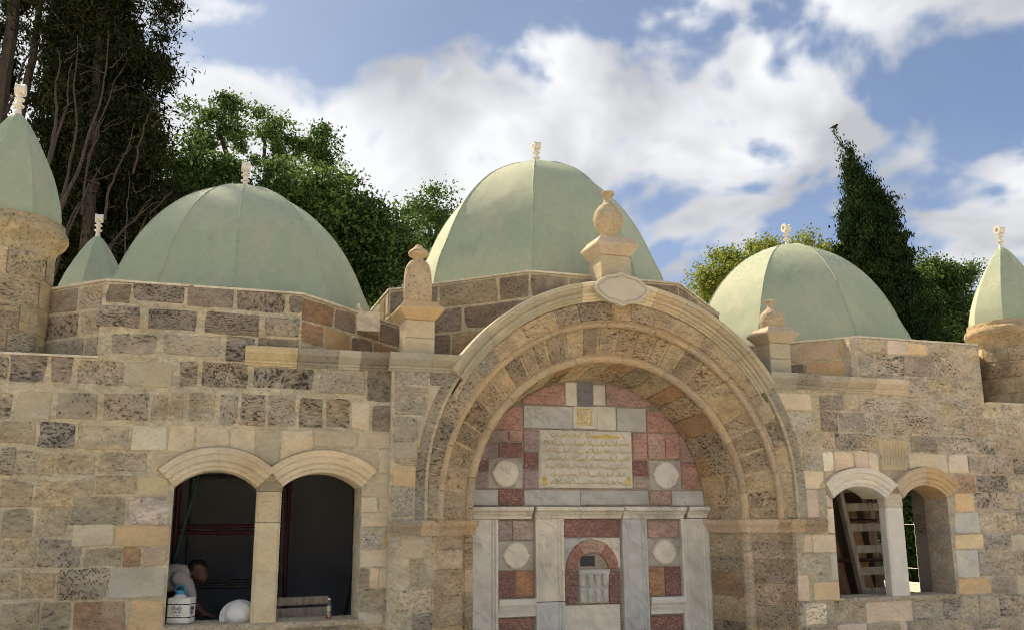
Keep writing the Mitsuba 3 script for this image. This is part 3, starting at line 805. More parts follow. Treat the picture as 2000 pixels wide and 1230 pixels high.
# ------------------------------------------------------------------ the right pavilion
RP = 'domed_pavilion_001'
labels[RP] = {'label': 'right stone pavilion with a ladder behind its twin arched windows, under a pale green dome', 'category': 'building', 'group': 'domed side pavilions'}
hole_r = unary_union([HOLES['R1'][0], HOLES['R2'][0], box(8.2, 1.11, 8.7, 2.30)])
outline = unary_union([box(7.41, 0, 15, 3.55), box(8.0, 3.4, 10.10, 4.345), box(7.41, 3.4, 8.8, CORNICE_TOP - 0.01)])
wr = put(f'{RP}__wall', extrude_xz(outline.difference(hole_r), 0.006, 0.42), 'stone', rgb=(.46, .40, .31), pit=.14)
cut_r = unary_union([arch_zone('R1'), arch_zone('R2'), box(8.29, 2.63, 8.76, 3.05)])
PORTAL_STONES = []
for r, code in table(RW):
    if (r[0] + r[2]) / 2 < 7.40:
        PORTAL_STONES.append((r, code))
    else:
        lay_stone(f'{wr}__stone', code, r, FACADE, cut_r, RIGHT_TINT)
for z0, z1 in ((0.02, 0.24), (0.25, 0.47), (0.48, 0.69)):
    courses(f'{wr}__stone', FACADE, 4.9, z0, z1, 0.23, ['h', 'k', 'p', 'h', 'g'], (0.3, 0.55), RIGHT_TINT, u0=7.45, joint=0.02)
courses(f'{wr}__stone', FACADE, 1.7, 0.70, 3.53, 0.235, ['h', 'p', 'p', 'g'], (0.25, 0.5), RIGHT_TINT, u0=11.05, joint=0.03)
m = trimesh.creation.box((4.9, 0.46, 0.022))
m = trimesh.Trimesh(*trimesh.remesh.subdivide_to_size(m.vertices, m.faces, 0.3), process=False)
m.apply_translation((12.58, 0.215, 3.565))
m.vertices[:, 2] += 0.014 * (meshkit.noise(m.vertices * 4, 2) - 0.5)
put(f'{RP}__capping', m, 'lime')
drum(RP, 9.12, 2.36, 2.35, 3.56, 4.345, 0.265, ['h', 'o', 'b', 'k', 'p'], (0.4, 0.7), (.92, .9, .92), (7,))
dome(RP, 8.83, 2.35, 1.70, 6.33, math.radians(-90) + math.radians(-34.8 - 17))
window_arch(RP, 'R1', ['W'], proud=0.01)
window_arch(RP, 'R2', ['k', 'o'], (1.0, 1.0, 1.0))
put(f'{RP}__mullion', MB().add(*bar((8.475, 0.085, 1.112), (8.475, 0.085, 2.19), 0.27, 0.15, (0, 1, 0))).trimesh(), 'white_paint')
put(f'{RP}__mullion__block', MB().add(*bar((8.475, 0.085, 2.194), (8.475, 0.085, 2.36), 0.275, 0.16, (0, 1, 0))).trimesh(), 'dressed', rgb=(.56, .50, .38), pit=.03)
bx = trimesh.creation.box((1.84, 0.50, 0.05))
bx = trimesh.Trimesh(*trimesh.remesh.subdivide_to_size(bx.vertices, bx.faces, 0.12), process=False)
bx.apply_translation((8.43, 0.22, 1.088))
bx.vertices[:, 2] += 0.02 * (meshkit.fbm(bx.vertices * 8, 3, 2) - 0.5)
bx.vertices[:, 1] += 0.03 * (meshkit.fbm(bx.vertices * 5 + 9, 2, 2) - 0.5)
put(f'{RP}__sill', bx, 'stone', rgb=(.44, .38, .28), pit=.3)
cornice(RP, 7.38, 8.80, 0.0, [7.86, 8.28], ['g', 'h', 'k'], tint=RIGHT_TINT)
# carved stone tablet above the mullion: zigzag top and bottom edges, a swelling outline
zz = lambda x0, x1, z, n, h: [(x0 + (x1 - x0) * i / (2 * n), z + (h if i % 2 else 0)) for i in range(2 * n + 1)]
out = zz(8.30, 8.74, 3.03, 6, 0.03) + [(8.75, 2.86), (8.71, 2.82), (8.735, 2.74)] + zz(8.72, 8.33, 2.655, 6, -0.02) + [(8.32, 2.74), (8.345, 2.82), (8.295, 2.86)]
tab = Polygon(out[::-1])
put(f'{RP}__carved_tablet', bevel_prism(tab, 0.012, -0.05, 0.012, FACADE), 'dressed', rgb=(.50, .42, .28), pit=.05)
fl = MB()
for x in np.linspace(8.37, 8.68, 8):
    fl.add(*bar((x, -0.014, 2.70), (x + 0.01, -0.014, 2.99), 0.012, 0.008))
put(f'{RP}__carved_tablet__fluting', fl, 'dressed', rgb=(.47, .39, .26), pit=.05)
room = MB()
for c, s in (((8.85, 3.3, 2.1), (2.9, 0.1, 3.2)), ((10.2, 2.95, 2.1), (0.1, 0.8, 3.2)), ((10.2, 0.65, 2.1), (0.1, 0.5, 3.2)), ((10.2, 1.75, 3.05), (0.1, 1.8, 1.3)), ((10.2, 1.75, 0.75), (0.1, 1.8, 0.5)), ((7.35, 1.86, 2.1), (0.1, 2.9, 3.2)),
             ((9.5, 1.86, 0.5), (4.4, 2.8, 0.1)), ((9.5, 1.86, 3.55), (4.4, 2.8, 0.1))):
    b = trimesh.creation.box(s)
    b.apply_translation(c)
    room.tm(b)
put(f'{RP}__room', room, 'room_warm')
# ------------------------------------------------------------------ the portal between them
PT = 'portal_building'
labels[PT] = {'label': 'central stone portal with a tall moulded arch and the largest green dome', 'category': 'building'}
FRONT = -0.08
hood_disc = Point(CX, HOOD_Z).buffer(R_HOOD - 0.02, quad_segs=48)
mass = unary_union([box(2.0, 0, 7.40, CORNICE_TOP - 0.01), hood_disc.intersection(box(0, HOOD_Z, 10, 6))])
open_ = unary_union([Point(CX, HOOD_Z).buffer(2.28, quad_segs=48), box(CX - 2.28, 1.98, CX + 2.28, HOOD_Z), box(CX - 2.20, 0, CX + 2.20, 2.0)])
pw = put(f'{PT}__wall', extrude_xz(mass.difference(open_), FRONT + 0.006, 0.24), 'stone', rgb=MORTAR[0], pit=MORTAR[1])
cut_p = unary_union([Point(CX, HOOD_Z).buffer(R_HOOD + .004, quad_segs=48), box(CX - R_HOOD - .004, 2.04, CX + R_HOOD + .004, HOOD_Z), box(CX - 2.215, 0, CX + 2.215, 2.05), box(1, 1.885, 9, 2.055)])
cut_low = unary_union([cut_p, affinity.scale(arch_zone('R1'), .992, .992, origin=(0, 2))])
PFRONT = (np.array([0, FRONT, 0.0]),) + FACADE[1:]
for r, code in list(table(PO)) + PORTAL_STONES:
    xm = (r[0] + r[2]) / 2
    r = [r[0] * .995, 2 + (r[1] - 2) * .995, r[2] * .995, 2 + (r[3] - 2) * .995]
    lay_stone(f'{pw}__stone', code, r, PFRONT, cut_low if xm > 4 else cut_p, RIGHT_TINT if xm > 4 else (1, 1, 1))
for z0, z1 in ((0.02, 0.28), (0.30, 0.56), (0.58, 0.82)):
    for u0, w in ((2.02, 0.45), (6.92, 0.5)):
        courses(f'{pw}__stone', PFRONT, w, z0, z1, 0.26, ['h', 'g', 'k'], (0.3, 0.5), u0=u0, joint=0.02)

# hood mould above the cornices, plain band below them
a_c = math.asin((CORNICE_LOW + 0.03 - HOOD_Z) / R_HOOD)
hood = [(R_HOOD, .05), (R_HOOD, -.165), (R_HOOD - .010, -.178), (R_HOOD - .058, -.172), (R_HOOD - .064, -.150), (R_HOOD - .074, -.150), (R_HOOD - .086, -.142), (R_HOOD - .104, -.118), (R_HOOD - .108, -.098), (R_HOOD - .122, -.098),
        (R_HOOD - .126, -.120), (R_HOOD - .142, -.126), (R_HOOD - .158, -.118), (R_HOOD - .162, -.088), (R_HOOD - .190, -.080), (R_HOOD - .196, -.058), (R_HOOD - .218, -.056), (R_HOOD - .222, .05)]
hk = f'{PT}__hood_mould'
cuts = [a_c, .78, .98, 1.20, 1.37, 1.78, 2.05, 2.33, math.pi - a_c]
for a, b, code in zip(cuts[:-1], cuts[1:], ['s', 's', 's', 'l', 'L', 's', 's', 's']):
    rgb, pit = tone(code, (1.05, 1.02, .99), .05)
    put(f'{hk}__stone', arc_solid(hood, a + .0012, b - .0012, max(4, int((b - a) * 20)), CX, HOOD_Z), 'dressed', smooth=25, rgb=rgb, pit=pit * .5)
low = [(R_HOOD, .05), (R_HOOD, -.075), (R_HOOD - .02, -.085), (R_HOOD - .10, -.080), (R_HOOD - .115, -.058), (R_HOOD - .135, -.058), (R_HOOD - .135, .05)]
for side in (0, 1):
    cuts = [-.31, -.06, .17, .36, a_c + .03]
    for a, b, code in zip(cuts[:-1], cuts[1:], ['g', 'p', 'g', 'p'] if side else ['s', 'g', 'b', 'g']):
        a0, a1 = (a, b) if side == 0 else (math.pi - b, math.pi - a)
        rgb, pit = tone(code)
        put(f'{hk}__stone', arc_solid(low, a0 + .002, a1 - .002, 5, CX, HOOD_Z), 'stone', smooth=25, rgb=rgb, pit=pit)

# pitted band between the hood and the first roll (the two circles are not concentric)
R_ROLL = 2.155
bk = f'{PT}__arch_band'


def band_point(r, cz, a):
    if a < 0:
        return (CX + r, cz + a)
    if a > math.pi:
        return (CX - r, cz - (a - math.pi))
    return (CX + r * math.cos(a), cz + r * math.sin(a))


def outer_point(r, a):
    """where the ray from the inner centre meets the hood's circle, or the straight stilt under it"""
    if a < 0 or a > math.pi:
        return band_point(r, SPRING, a)
    d = HOOD_Z - SPRING
    ca, sa = math.cos(a), math.sin(a)
    s = r / max(abs(ca), 1e-6)
    if s * sa < d:
        return (CX + s * ca, SPRING + s * sa)
    s = d * sa + math.sqrt(r * r - d * d * ca * ca)
    return (CX + s * ca, SPRING + s * sa)


core = [(2.33, -.036), (2.155, -.036), (2.10, .059), (1.80, .207), (1.735, .225), (1.692, .272), (1.587, .93), (2.33, .97)]
put(bk, arc_solid(core, -.33, math.pi + .33, 72, CX, SPRING + .02), 'stone', smooth=25, rgb=(.50, .41, .28), pit=.3)
cuts = [-.14]
while cuts[-1] < math.pi + .05:
    cuts.append(cuts[-1] + rng.uniform(.085, .21))
cuts[-1] = math.pi + .14
for a, b in zip(cuts[:-1], cuts[1:]):
    ts = np.linspace(a + .003, b - .003, 4)
    up_r = 2.20 if a_c < (a + b) / 2 < math.pi - a_c else R_HOOD - .14
    pts = [band_point(R_ROLL + .008, SPRING, t) for t in ts] + [outer_point(up_r - .006, t) for t in ts[::-1]]
    poly = Polygon(pts)
    if not poly.is_valid or poly.area < .002:
        continue
    rgb, pit = tone(['a', 'a', 'e', 'i', 'a', 'i'][rng.integers(6)], (1.0, .97, .93) if a < 2.2 else (.95, .97, .99), .07)
    put(f'{bk}__stone', bevel_prism(poly, .042 + .008 * rng.random(), -.02, .006, FACADE), 'stone', rgb=rgb, pit=pit)


def roll(r, y, rad, name, a0, a1, step, codes, n=9, tint=(1, 1, 1)):
    t = np.linspace(0, 2 * np.pi, n, endpoint=False)
    prof = [(r + rad * math.cos(x), y + rad * math.sin(x)) for x in t]
    a = a0
    while a < a1 - .02:
        b = min(a + rng.uniform(*step), a1)
        if a1 - b < .05:
            b = a1
        rgb, pit = tone(codes[rng.integers(len(codes))], tint, .06)
        m = arc_solid(prof, a + .002, b - .002, max(3, int((b - a) * 14)), CX, SPRING)
        d = 0.006 * (meshkit.fbm(m.vertices * 9, 2, 6) - 0.5)
        m.vertices[:, 1] += d
        put(f'{name}__stone', m, 'dressed', smooth=50, rgb=rgb, pit=pit * .6)
        a = b


roll(2.125, .035, .045, f'{PT}__roll_moulding', -.14, math.pi + .14, (.20, .36), ['i', 'a', 'i', 'i', 'a'], tint=(1.08, 1.06, 1.04))
roll(1.745, .225, .052, numbered(f'{PT}__roll_moulding'), -.14, math.pi + .14, (.22, .4), ['i', 'a', 'i', 'i', 'a'], tint=(1.07, 1.03, .99))

# the ring of voussoirs on the splay, then the long stones of the soffit
vk = f'{PT}__arch_ring'
a = -.14
while a < math.pi + .135:
    b = min(a + rng.uniform(.085, .15), math.pi + .14)
    if math.pi + .14 - b < .05:
        b = math.pi + .14
    out = .006 * rng.random()
    prof = [(2.085, .060 - out), (1.800, .202 - out), (1.82, .28), (2.085, .14)]
    g = .012 if rng.random() < .5 else .020
    codes = ['a', 'e', 'a', 'i', 'a', 'i'] if a < 2.0 else ['i', 'a', 'a', 'a', 'i', 'e']
    rgb, pit = tone(codes[rng.integers(6)], (1.0, .95, .88), .08)
    put(f'{vk}__voussoir', arc_solid(prof, a + g / 2, b - g / 2, 3, CX, SPRING), 'stone', rgb=rgb, pit=pit)
    a = b
sk = f'{PT}__soffit'
a = -.14
while a < math.pi + .135:
    b = min(a + rng.uniform(.10, .19), math.pi + .14)
    if math.pi + .14 - b < .06:
        b = math.pi + .14
    ycut = [.268] + ([rng.uniform(.45, .7)] if rng.random() < .6 else []) + [.895]
    for y0, y1 in zip(ycut[:-1], ycut[1:]):
        out = .006 * rng.random()
        ra, rb = 1.70 - (y0 - .268) * .175 - out, 1.70 - (y1 - .268) * .175 - out
        prof = [(ra, y0 + .003), (rb, y1 - .003), (rb + .07, y1 - .003), (ra + .07, y0 + .003)]
        rgb, pit = tone(['a', 'i', 'a', 'r', 'e', 'i'][rng.integers(6)], (1.12, 1.07, 1.0), .06)
        put(f'{sk}__stone', arc_solid(prof, a + .003, b - .003, 3, CX, SPRING), 'stone', rgb=rgb, pit=pit * 1.2)
    a = b

# jambs under the springing: the same plan, course by course, and the impost mouldings
plan_l = [(2.475, FRONT), (2.50, FRONT + .01), (2.575, .045), (2.60, .06), (2.885, .205), (2.895, .185), (2.93, .172), (2.965, .185), (2.995, .22), (2.998, .262), (2.99, .275), (3.105, .895), (2.36, .895), (2.36, FRONT + .03)]
jl = Polygon(plan_l)
jr = affinity.scale(jl, -1, 1, origin=(CX, 0))
impost_zone = {0: Polygon([(2.03, FRONT)] + plan_l[1:12] + [(2.03, .895)]), 1: affinity.scale(Polygon([(2.03, FRONT)] + plan_l[1:12] + [(2.03, .895)]), -1, 1, origin=(CX, 0))}
jamb_parts = {'face': box(2.3, -.2, 2.872, .3), 'edge': box(2.872, -.2, 3.02, .268), 'reveal': box(2.872, .272, 3.2, 1.0)}
for side, jp in ((0, jl), (1, jr)):
    jk = numbered(f'{PT}__jamb')
    put(jk, extrude_xy(jp.buffer(-.012), 0, 1.9), 'stone', rgb=(.36, .29, .19), pit=.1)
    for nm, zone in jamb_parts.items():
        zn = zone if side == 0 else affinity.scale(zone, -1, 1, origin=(CX, 0))
        region = jp.intersection(zn).difference(jp.buffer(-.07))
        if region.geom_type != 'Polygon':
            region = max(region.geoms, key=lambda g: g.area)
        z = 0.0
        while z < 1.88:
            z2 = min(z + rng.uniform(.17, .30), 1.89)
            if 1.89 - z2 < .1:
                z2 = 1.89
            code = {'face': ['a', 'e', 'a', 'e'] if side else ['o', 'k', 'i', 'k'], 'edge': ['k', 'i', 'i', 'a'], 'reveal': ['r', 'a', 'i', 'e']}[nm]
            rgb, pit = tone(code[rng.integers(4)], (1.0, .96, .91), .07)
            put(f'{jk}__stone', extrude_xy(region.buffer(-.001), z + .004, z2 - .004), 'stone', rgb=rgb, pit=pit)
            z = z2
    zone = impost_zone[side].buffer(0)
    ik = numbered(f'{PT}__impost')
    for i, (x0, x1) in enumerate(((2.03, 2.33), (2.332, 2.62), (2.622, 3.2))):
        strip = box(x0, -1, x1, .885)
        if side:
            strip = affinity.scale(strip, -1, 1, origin=(CX, 0))
        m = MB()
        for b_, z0, z1 in ((.028, 1.893, 1.965), (.042, 1.965, 1.985), (.062, 1.985, 2.048)):
            g = zone.buffer(b_, join_style='mitre').intersection(strip)
            g = g if g.geom_type == 'Polygon' else max(g.geoms, key=lambda q: q.area)
            m.tm(extrude_xy(g, z0, z1))
        rgb, pit = tone(['g', 'i', 'i'][i] if side == 0 else ['a', 'i', 'k'][i], (1.02, .95, .90))
        put(f'{ik}__stone', m, 'dressed', rgb=rgb, pit=pit)

cornice(PT, 1.96, 2.735, FRONT, [2.42], ['s', 's'], proj=.10)
cornice(PT, 6.665, 7.38, FRONT, [7.05], ['s', 'g'], proj=.10)
roof = MB()
for c, s in (((CX, 3.1, 3.62), (5.4, 3.8, .1)), ((CX, 1.2, 2.0), (5.3, .3, 4.0))):
    b = trimesh.creation.box(s)
    b.apply_translation(c)
    roof.tm(b)
put(f'{PT}__roof', roof, 'lime')
drum(PT, CX, 2.66, 2.41, 3.68, 4.93, 0.325, ['h', 'b', 'h', 'k', 'b', 'g'], (0.45, 0.85), (.92, .87, .82), (6, 7, 0, 1, 2), vault=(CX, SPRING + .1, 2.25))
dome(PT, CX, 2.66, 1.80, 7.33, math.radians(-90 - 22.5))

# ------------------------------------------------------------------ marble lining inside the arch
WF = 'wall_fountain'
labels[WF] = {'label': 'wall fountain of white and red marble slabs with a gilded inscription inside the portal arch', 'category': 'fountain'}
PY = 0.90
clip_p = unary_union([Point(CX, SPRING).buffer(1.575, quad_segs=48), box(CX - 1.575, 0, CX + 1.575, SPRING)])
back = put(f'{WF}__backing', extrude_xz(unary_union([Point(CX, SPRING).buffer(1.66), box(CX - 1.66, 0, CX + 1.66, SPRING)]), PY + .012, PY + .1), 'stone', rgb=(.32, .27, .21), pit=.1)
MT = {'W': ((.62, .59, .52), 0), 'S': ((.19, .19, .21), 0), 'G': ((.47, .47, .44), 0), 'R': ((.44, .255, .21), 1), 'Q': ((.46, .31, .26), 1), 'U': ((.37, .275, .26), 1), 'D': ((.235, .105, .09), 1), 'T': ((.43, .34, .28), 1),
      'O': ((.46, .235, .12), 1), 'X': ((.25, .115, .085), 1), 'C': ((.63, .575, .47), 0)}
MFR = (np.array([0, PY, 0.0]),) + FACADE[1:]


def slab(key, code, poly, front=.0, bevel=.004):
    rgb, kind = MT[code]
    f = 1 + .10 * (rng.random() * 2 - 1)
    return put(key, bevel_prism(poly, front + .007 * rng.random(), -.03, bevel, MFR, rng.normal(0, .004, 2)), 'marble', rgb=[c * f for c in rgb], pit=float(kind))


for r, code in table(MP):
    poly = box(r[0] + .003, r[1] + .003, r[2] - .003, r[3] - .003).intersection(clip_p)
    if poly.geom_type == 'Polygon' and poly.area > .001:
        slab(f'{WF}__tile', code, poly, -.010 if code == 'S' else 0)
# plain filling between the listed slabs
for r, code in (((4.02, 2.43, 4.05, 3.14), 'W'), ((3.15, .05, 3.5, .80), 'W'), ((3.5, .05, 6.3, .62), 'G')):
    slab(f'{WF}__tile', code, box(*r).intersection(clip_p), -.004)


def roundel(x0, z0, x1, z1, code, tip):
    """disc with a pointed side on a square slab"""
    put(f'{WF}__tile', bevel_prism(box(x0, z0, x1, z1).intersection(clip_p), -.004, -.03, .004, MFR), 'marble', rgb=(.42, .385, .33), pit=0)
    c, s = ((x0 + x1) / 2, (z0 + z1) / 2), min(x1 - x0, z1 - z0) / 2
    a = np.linspace(0, 2 * np.pi, 32, endpoint=False)
    r = s * (.92 + .13 * np.exp(-((np.angle(np.exp(1j * (a - math.pi)))) / .13) ** 2) + (tip * .09) * np.exp(-((np.angle(np.exp(1j * a))) / .13) ** 2))
    p = Polygon(np.stack([c[0] + r * np.cos(a), c[1] + r * np.sin(a)], 1))
    rgb = [v * 1.12 for v in MT[code][0]]
    rk = put(f'{WF}__roundel', bevel_prism(p, .036, -.01, .016, MFR), 'marble', rgb=rgb, pit=0)
    put(f'{rk}__field', bevel_prism(p.buffer(-.032), .030, -.01, .004, MFR), 'marble', rgb=rgb, pit=0)
    ring_ = p.buffer(-.016).difference(p.buffer(-.032))


roundel(3.37, 2.425, 3.815, 2.78, 'C', 0)
roundel(5.515, 2.415, 5.955, 2.785, 'W', 1)
roundel(3.50, 1.475, 3.945, 1.81, 'C', 1)
roundel(5.445, 1.49, 5.905, 1.825, 'C', 0)
# pilasters with raised edges and sunk middles
for x0, x1, z0, z1, code in ((3.135, 3.485, .02, 2.06, 'W'), (3.955, 4.315, 1.115, 2.065, 'C'), (3.955, 4.315, .02, 1.105, 'G'), (5.085, 5.42, .02, 2.06, 'G'), (5.895, 6.30, .02, 2.06, 'W')):
    w = x1 - x0
    prof = np.array([(0, -.02), (0, .055), (.10, .060), (.14, .042), (.20, .046), (.24, .030), (.78, .030), (.82, .046), (.87, .042), (.91, .060), (1, .055), (1, -.02)])
    k = len(prof)
    pts = [np.stack([x0 + prof[:, 0] * w, PY - prof[:, 1], np.full(k, z)], 1) for z in (z0, z1)]
    i = np.arange(k)
    f = np.vstack([np.stack([i, (i + 1) % k, k + (i + 1) % k], 1), np.stack([i, k + (i + 1) % k, k + i], 1)])
    pr2 = prof * [w, 1]
    cap = earcut(pr2[::-1])
    cap = (k - 1) - cap
    m = trimesh.Trimesh(np.vstack(pts), np.vstack([f, cap, cap[:, ::-1] + k]), process=False)
    m.fix_normals()
    f_ = 1.05 + .1 * rng.random()
    put(f'{WF}__pilaster', m, 'marble', rgb=[c * f_ for c in MT[code][0]], pit=0)


def ledge(name, x0, x1, z0, z1, proj, code, tilt=0.0):
    """moulded marble length with broken ends"""
    h = z1 - z0
    prof = np.array([(0, 0), (.3, 0), (.34, .2), (.46, .34), (.62, .42), (.66, .52), (.80, .58), (.95, .66), (1, .70), (1, .96), (.96, 1), (0, 1)])
    k = len(prof)
    n = max(2, int((x1 - x0) / .05))
    V = []
    for i, x in enumerate(np.linspace(x0, x1, n + 1)):
        wob = 1 - .16 * max(0, meshkit.noise(np.array([[x * 14, z0 * 7, 2.0]]), 3)[0] - .55) * 2
        V.append(np.stack([np.full(k, x) + (.012 * rng.random(k) if i in (0, n) else 0), PY - .01 - prof[:, 0] * proj * wob, z0 + prof[:, 1] * h + tilt * (x - x0)], 1))
    V = np.vstack(V)
    i, j = np.meshgrid(np.arange(n), np.arange(k), indexing='ij')
    q = np.stack([i * k + j, i * k + (j + 1) % k, (i + 1) * k + (j + 1) % k, (i + 1) * k + j], -1).reshape(-1, 4)
    cap = earcut(prof)
    m = trimesh.Trimesh(V, np.vstack([q[:, [0, 1, 2]], q[:, [0, 2, 3]], cap, cap[:, ::-1] + n * k]), process=False)
    m.fix_normals()
    put(name, m, 'marble', smooth=30, rgb=[c * 1.08 for c in MT[code][0]], pit=0)


for x0, x1, z0, z1, t in ((3.13, 3.90, 2.065, 2.205, .004), (3.945, 4.525, 2.07, 2.21, -.004), (4.53, 5.075, 2.07, 2.205, 0), (5.095, 5.935, 2.065, 2.21, -.002), (5.985, 6.27, 2.07, 2.212, 0)):
    ledge(f'{WF}__cornice', x0, x1, z0, z1, .125, 'C' if x0 < 5 else 'W', t)
ledge(f'{WF}__shelf', 3.49, 3.945, .955, 1.155, .07, 'W')
ledge(f'{WF}__shelf', 5.44, 5.91, .925, 1.125, .07, 'W')
# inscription tablet
tb = put(f'{WF}__inscription_tablet', bevel_prism(box(4.035, 2.435, 5.265, 3.135), .016, -.03, .006, MFR), 'marble', rgb=(.60, .565, .48), pit=0)


def script_line(m, x0, x1, zb, h, seed, y, w=.010):
    """a line of flowing script: joined letters on a baseline, tall strokes, bowls, loops and dots"""
    r = np.random.default_rng(seed)

    def stroke(pts, wd):
        p = np.array(pts)
        v, f = ribbon(p, wd, y)
        m.add(v, f)

    x = x1
    while x > x0 + .03:
        wl_ = r.uniform(.06, .16)
        xe = max(x0, x - wl_)
        stroke([(x, zb + .03 * h), (x - .3 * (x - xe), zb), (x - .7 * (x - xe), zb - .01 * h), (xe, zb + .02 * h)], w * .55)
        u = x - .008
        while u > xe + .01:
            k = (0, 0, 1, 2, 3, 4, 5, 5)[r.integers(8)]
            if k == 0:
                stroke([(u, zb), (u + .003, zb + .8 * h)], w)
                u -= .022
            elif k == 1:
                t = np.linspace(0, 2 * np.pi, 9)
                stroke(list(zip(u + .012 * np.cos(t), zb + .18 * h + .16 * h * np.sin(t))), w * .8)
                u -= .030
            elif k == 2:
                t = np.linspace(0, np.pi, 7)
                stroke(list(zip(u - .018 + .018 * np.cos(t), zb - .03 * h - .16 * h * np.sin(t))), w)
                u -= .036
            elif k == 3:
                stroke([(u, zb), (u - .006, zb + .30 * h), (u - .016, zb)], w * .9)
                stroke([(u - .006, zb + .5 * h), (u + .004, zb + .52 * h)], w)
                u -= .026
            elif k == 4:
                stroke([(u + .012, zb + .75 * h), (u - .02, zb + .30 * h), (u - .03, zb)], w)
                u -= .036
            else:
                stroke([(u - .004, zb - .30 * h), (u + .006, zb - .28 * h)], w)
                stroke([(u, zb), (u - .010, zb + .22 * h), (u - .02, zb)], w * .9)
                u -= .024
        x = xe - .010


def ribbon(p, wd, y, th=.004):
    p = np.asarray(p, float)
    t = np.gradient(p, axis=0)
    t /= np.linalg.norm(t, axis=1, keepdims=True) + 1e-9
    nrm = np.stack([-t[:, 1], t[:, 0]], 1) * wd / 2
    n = len(p)
    a, b = p + nrm, p - nrm
    V = np.vstack([np.stack([a[:, 0], np.full(n, y - th), a[:, 1]], 1), np.stack([b[:, 0], np.full(n, y - th), b[:, 1]], 1), np.stack([a[:, 0], np.full(n, y), a[:, 1]], 1), np.stack([b[:, 0], np.full(n, y), b[:, 1]], 1)])
    i = np.arange(n - 1)
    q = [np.stack([i, i + 1, n + i + 1, n + i], 1), np.stack([2 * n + i, 2 * n + i + 1, i + 1, i], 1), np.stack([n + i, n + i + 1, 3 * n + i + 1, 3 * n + i], 1)]
    return V, np.vstack(q)


yt = PY - .018
for i in range(7):
    m = MB()
    zb = 3.055 - i * .0945
    x0, x1 = (4.15, 4.60) if i == 0 else (4.07, 5.23)
    if i in (5,):
        x0, x1 = 4.15, 5.16
    if i == 6:
        x0, x1 = 4.10, 5.20
    script_line(m, x0, x1, zb, .062, 50 + i, yt, .0105)
    put(f'{tb}__lettering', m, 'gold_pale')
m = MB()
m.add(*bevel_prism(Polygon([(4.70, 3.045), (5.09, 3.05), (5.12, 3.075), (5.0, 3.078), (4.93, 3.10), (4.88, 3.082), (4.72, 3.075)]), .022, .010, .002, MFR))
t = np.linspace(.3, 2 * np.pi, 12)
m.add(*ribbon(list(zip(4.665 + .022 * np.cos(t), 3.075 + .026 * np.sin(t))), .010, yt))
m.add(*ribbon([(5.125, 3.11), (5.15, 3.08), (5.165, 3.04)], .010, yt))
put(f'{tb}__ornament', m, 'gold')
for x in (4.088, 5.212):
    p = Polygon([(x - .028, 2.475), (x + .026, 2.470), (x + .030, 2.545), (x + .014, 2.575), (x, 2.60), (x - .014, 2.575), (x - .030, 2.545)])
    put(f'{tb}__ornament', bevel_prism(p, .023, .010, .004, MFR), 'gold')
# gilded square of angular script above it
m = MB()
for s in (.098, .078):
    q = [(4.635 - s, 3.305 - s), (4.635 + s, 3.305 - s), (4.635 + s, 3.305 + s), (4.635 - s, 3.305 + s), (4.635 - s, 3.305 - s)]
    for a, b in zip(q[:-1], q[1:]):
        m.add(*ribbon([a, b], .010, PY - .007))
for pts in ([(4.585, 3.25), (4.585, 3.36)], [(4.605, 3.35), (4.605, 3.27), (4.64, 3.25), (4.68, 3.27), (4.69, 3.31)], [(4.63, 3.36), (4.625, 3.30), (4.65, 3.285)], [(4.655, 3.36), (4.65, 3.31), (4.67, 3.30)], [(4.685, 3.36), (4.69, 3.33)], [(4.60, 3.245), (4.67, 3.240)]):
    m.add(*ribbon(pts, .012, PY - .007))
put(f'{WF}__gilded_emblem', m, 'gold')
# niche: red marble arch, hollow, carved bracket
nx, nz = 4.695, 1.475
nk = f'{WF}__niche'
sp_poly = box(4.335, 1.475, 5.07, 1.835).difference(Point(nx, nz).buffer(.345, quad_segs=24))
for half, code in ((box(4.3, 1.4, nx - .002, 1.9), 'G'), (box(nx + .002, 1.4, 5.1, 1.9), 'C')):
    g = sp_poly.intersection(half)
    g = g if g.geom_type == 'Polygon' else max(g.geoms, key=lambda q: q.area)
    slab(f'{nk}__spandrel', code, g, .004)
ring = Point(nx, nz).buffer(.343, quad_segs=24).difference(Point(nx, nz - .02).buffer(.215, quad_segs=24)).intersection(box(4, nz, 6, 3))
for a0, a1, code in ((0, 55, 'X'), (55.6, 122, 'Q'), (122.6, 180, 'X')):
    w = Polygon([(nx, nz)] + [(nx + math.cos(math.radians(t)), nz + math.sin(math.radians(t))) for t in np.linspace(a0, a1, 6)])
    g = ring.intersection(w)
    g = g if g.geom_type == 'Polygon' else max(g.geoms, key=lambda q: q.area)
    rgb = {'X': (.36, .165, .12), 'Q': (.46, .30, .22)}[code]
    put(f'{nk}__voussoir', bevel_prism(g, .016, -.03, .004, MFR), 'marble', rgb=rgb, pit=1)
hollow_slab = Point(nx, nz - .02).buffer(.213, quad_segs=16).intersection(box(4, nz, 6, 3))
put(f'{nk}__hollow_slab', bevel_prism(hollow_slab, -.020, -.04, .002, MFR), 'marble', rgb=(.40, .41, .40), pit=0)
put(f'{nk}__hollow_slab', bevel_prism(box(4.545, 1.505, 4.735, 1.625), -.006, -.03, .002, MFR), 'marble', rgb=(.035, .035, .04), pit=0)  # near-black flat slab: the shade of the opening put into its colour
br = f'{WF}__carved_bracket'
put(br, bevel_prism(box(4.505, 1.41, 4.91, 1.47), .05, -.03, .008, MFR), 'marble', rgb=(.52, .53, .48), pit=0)
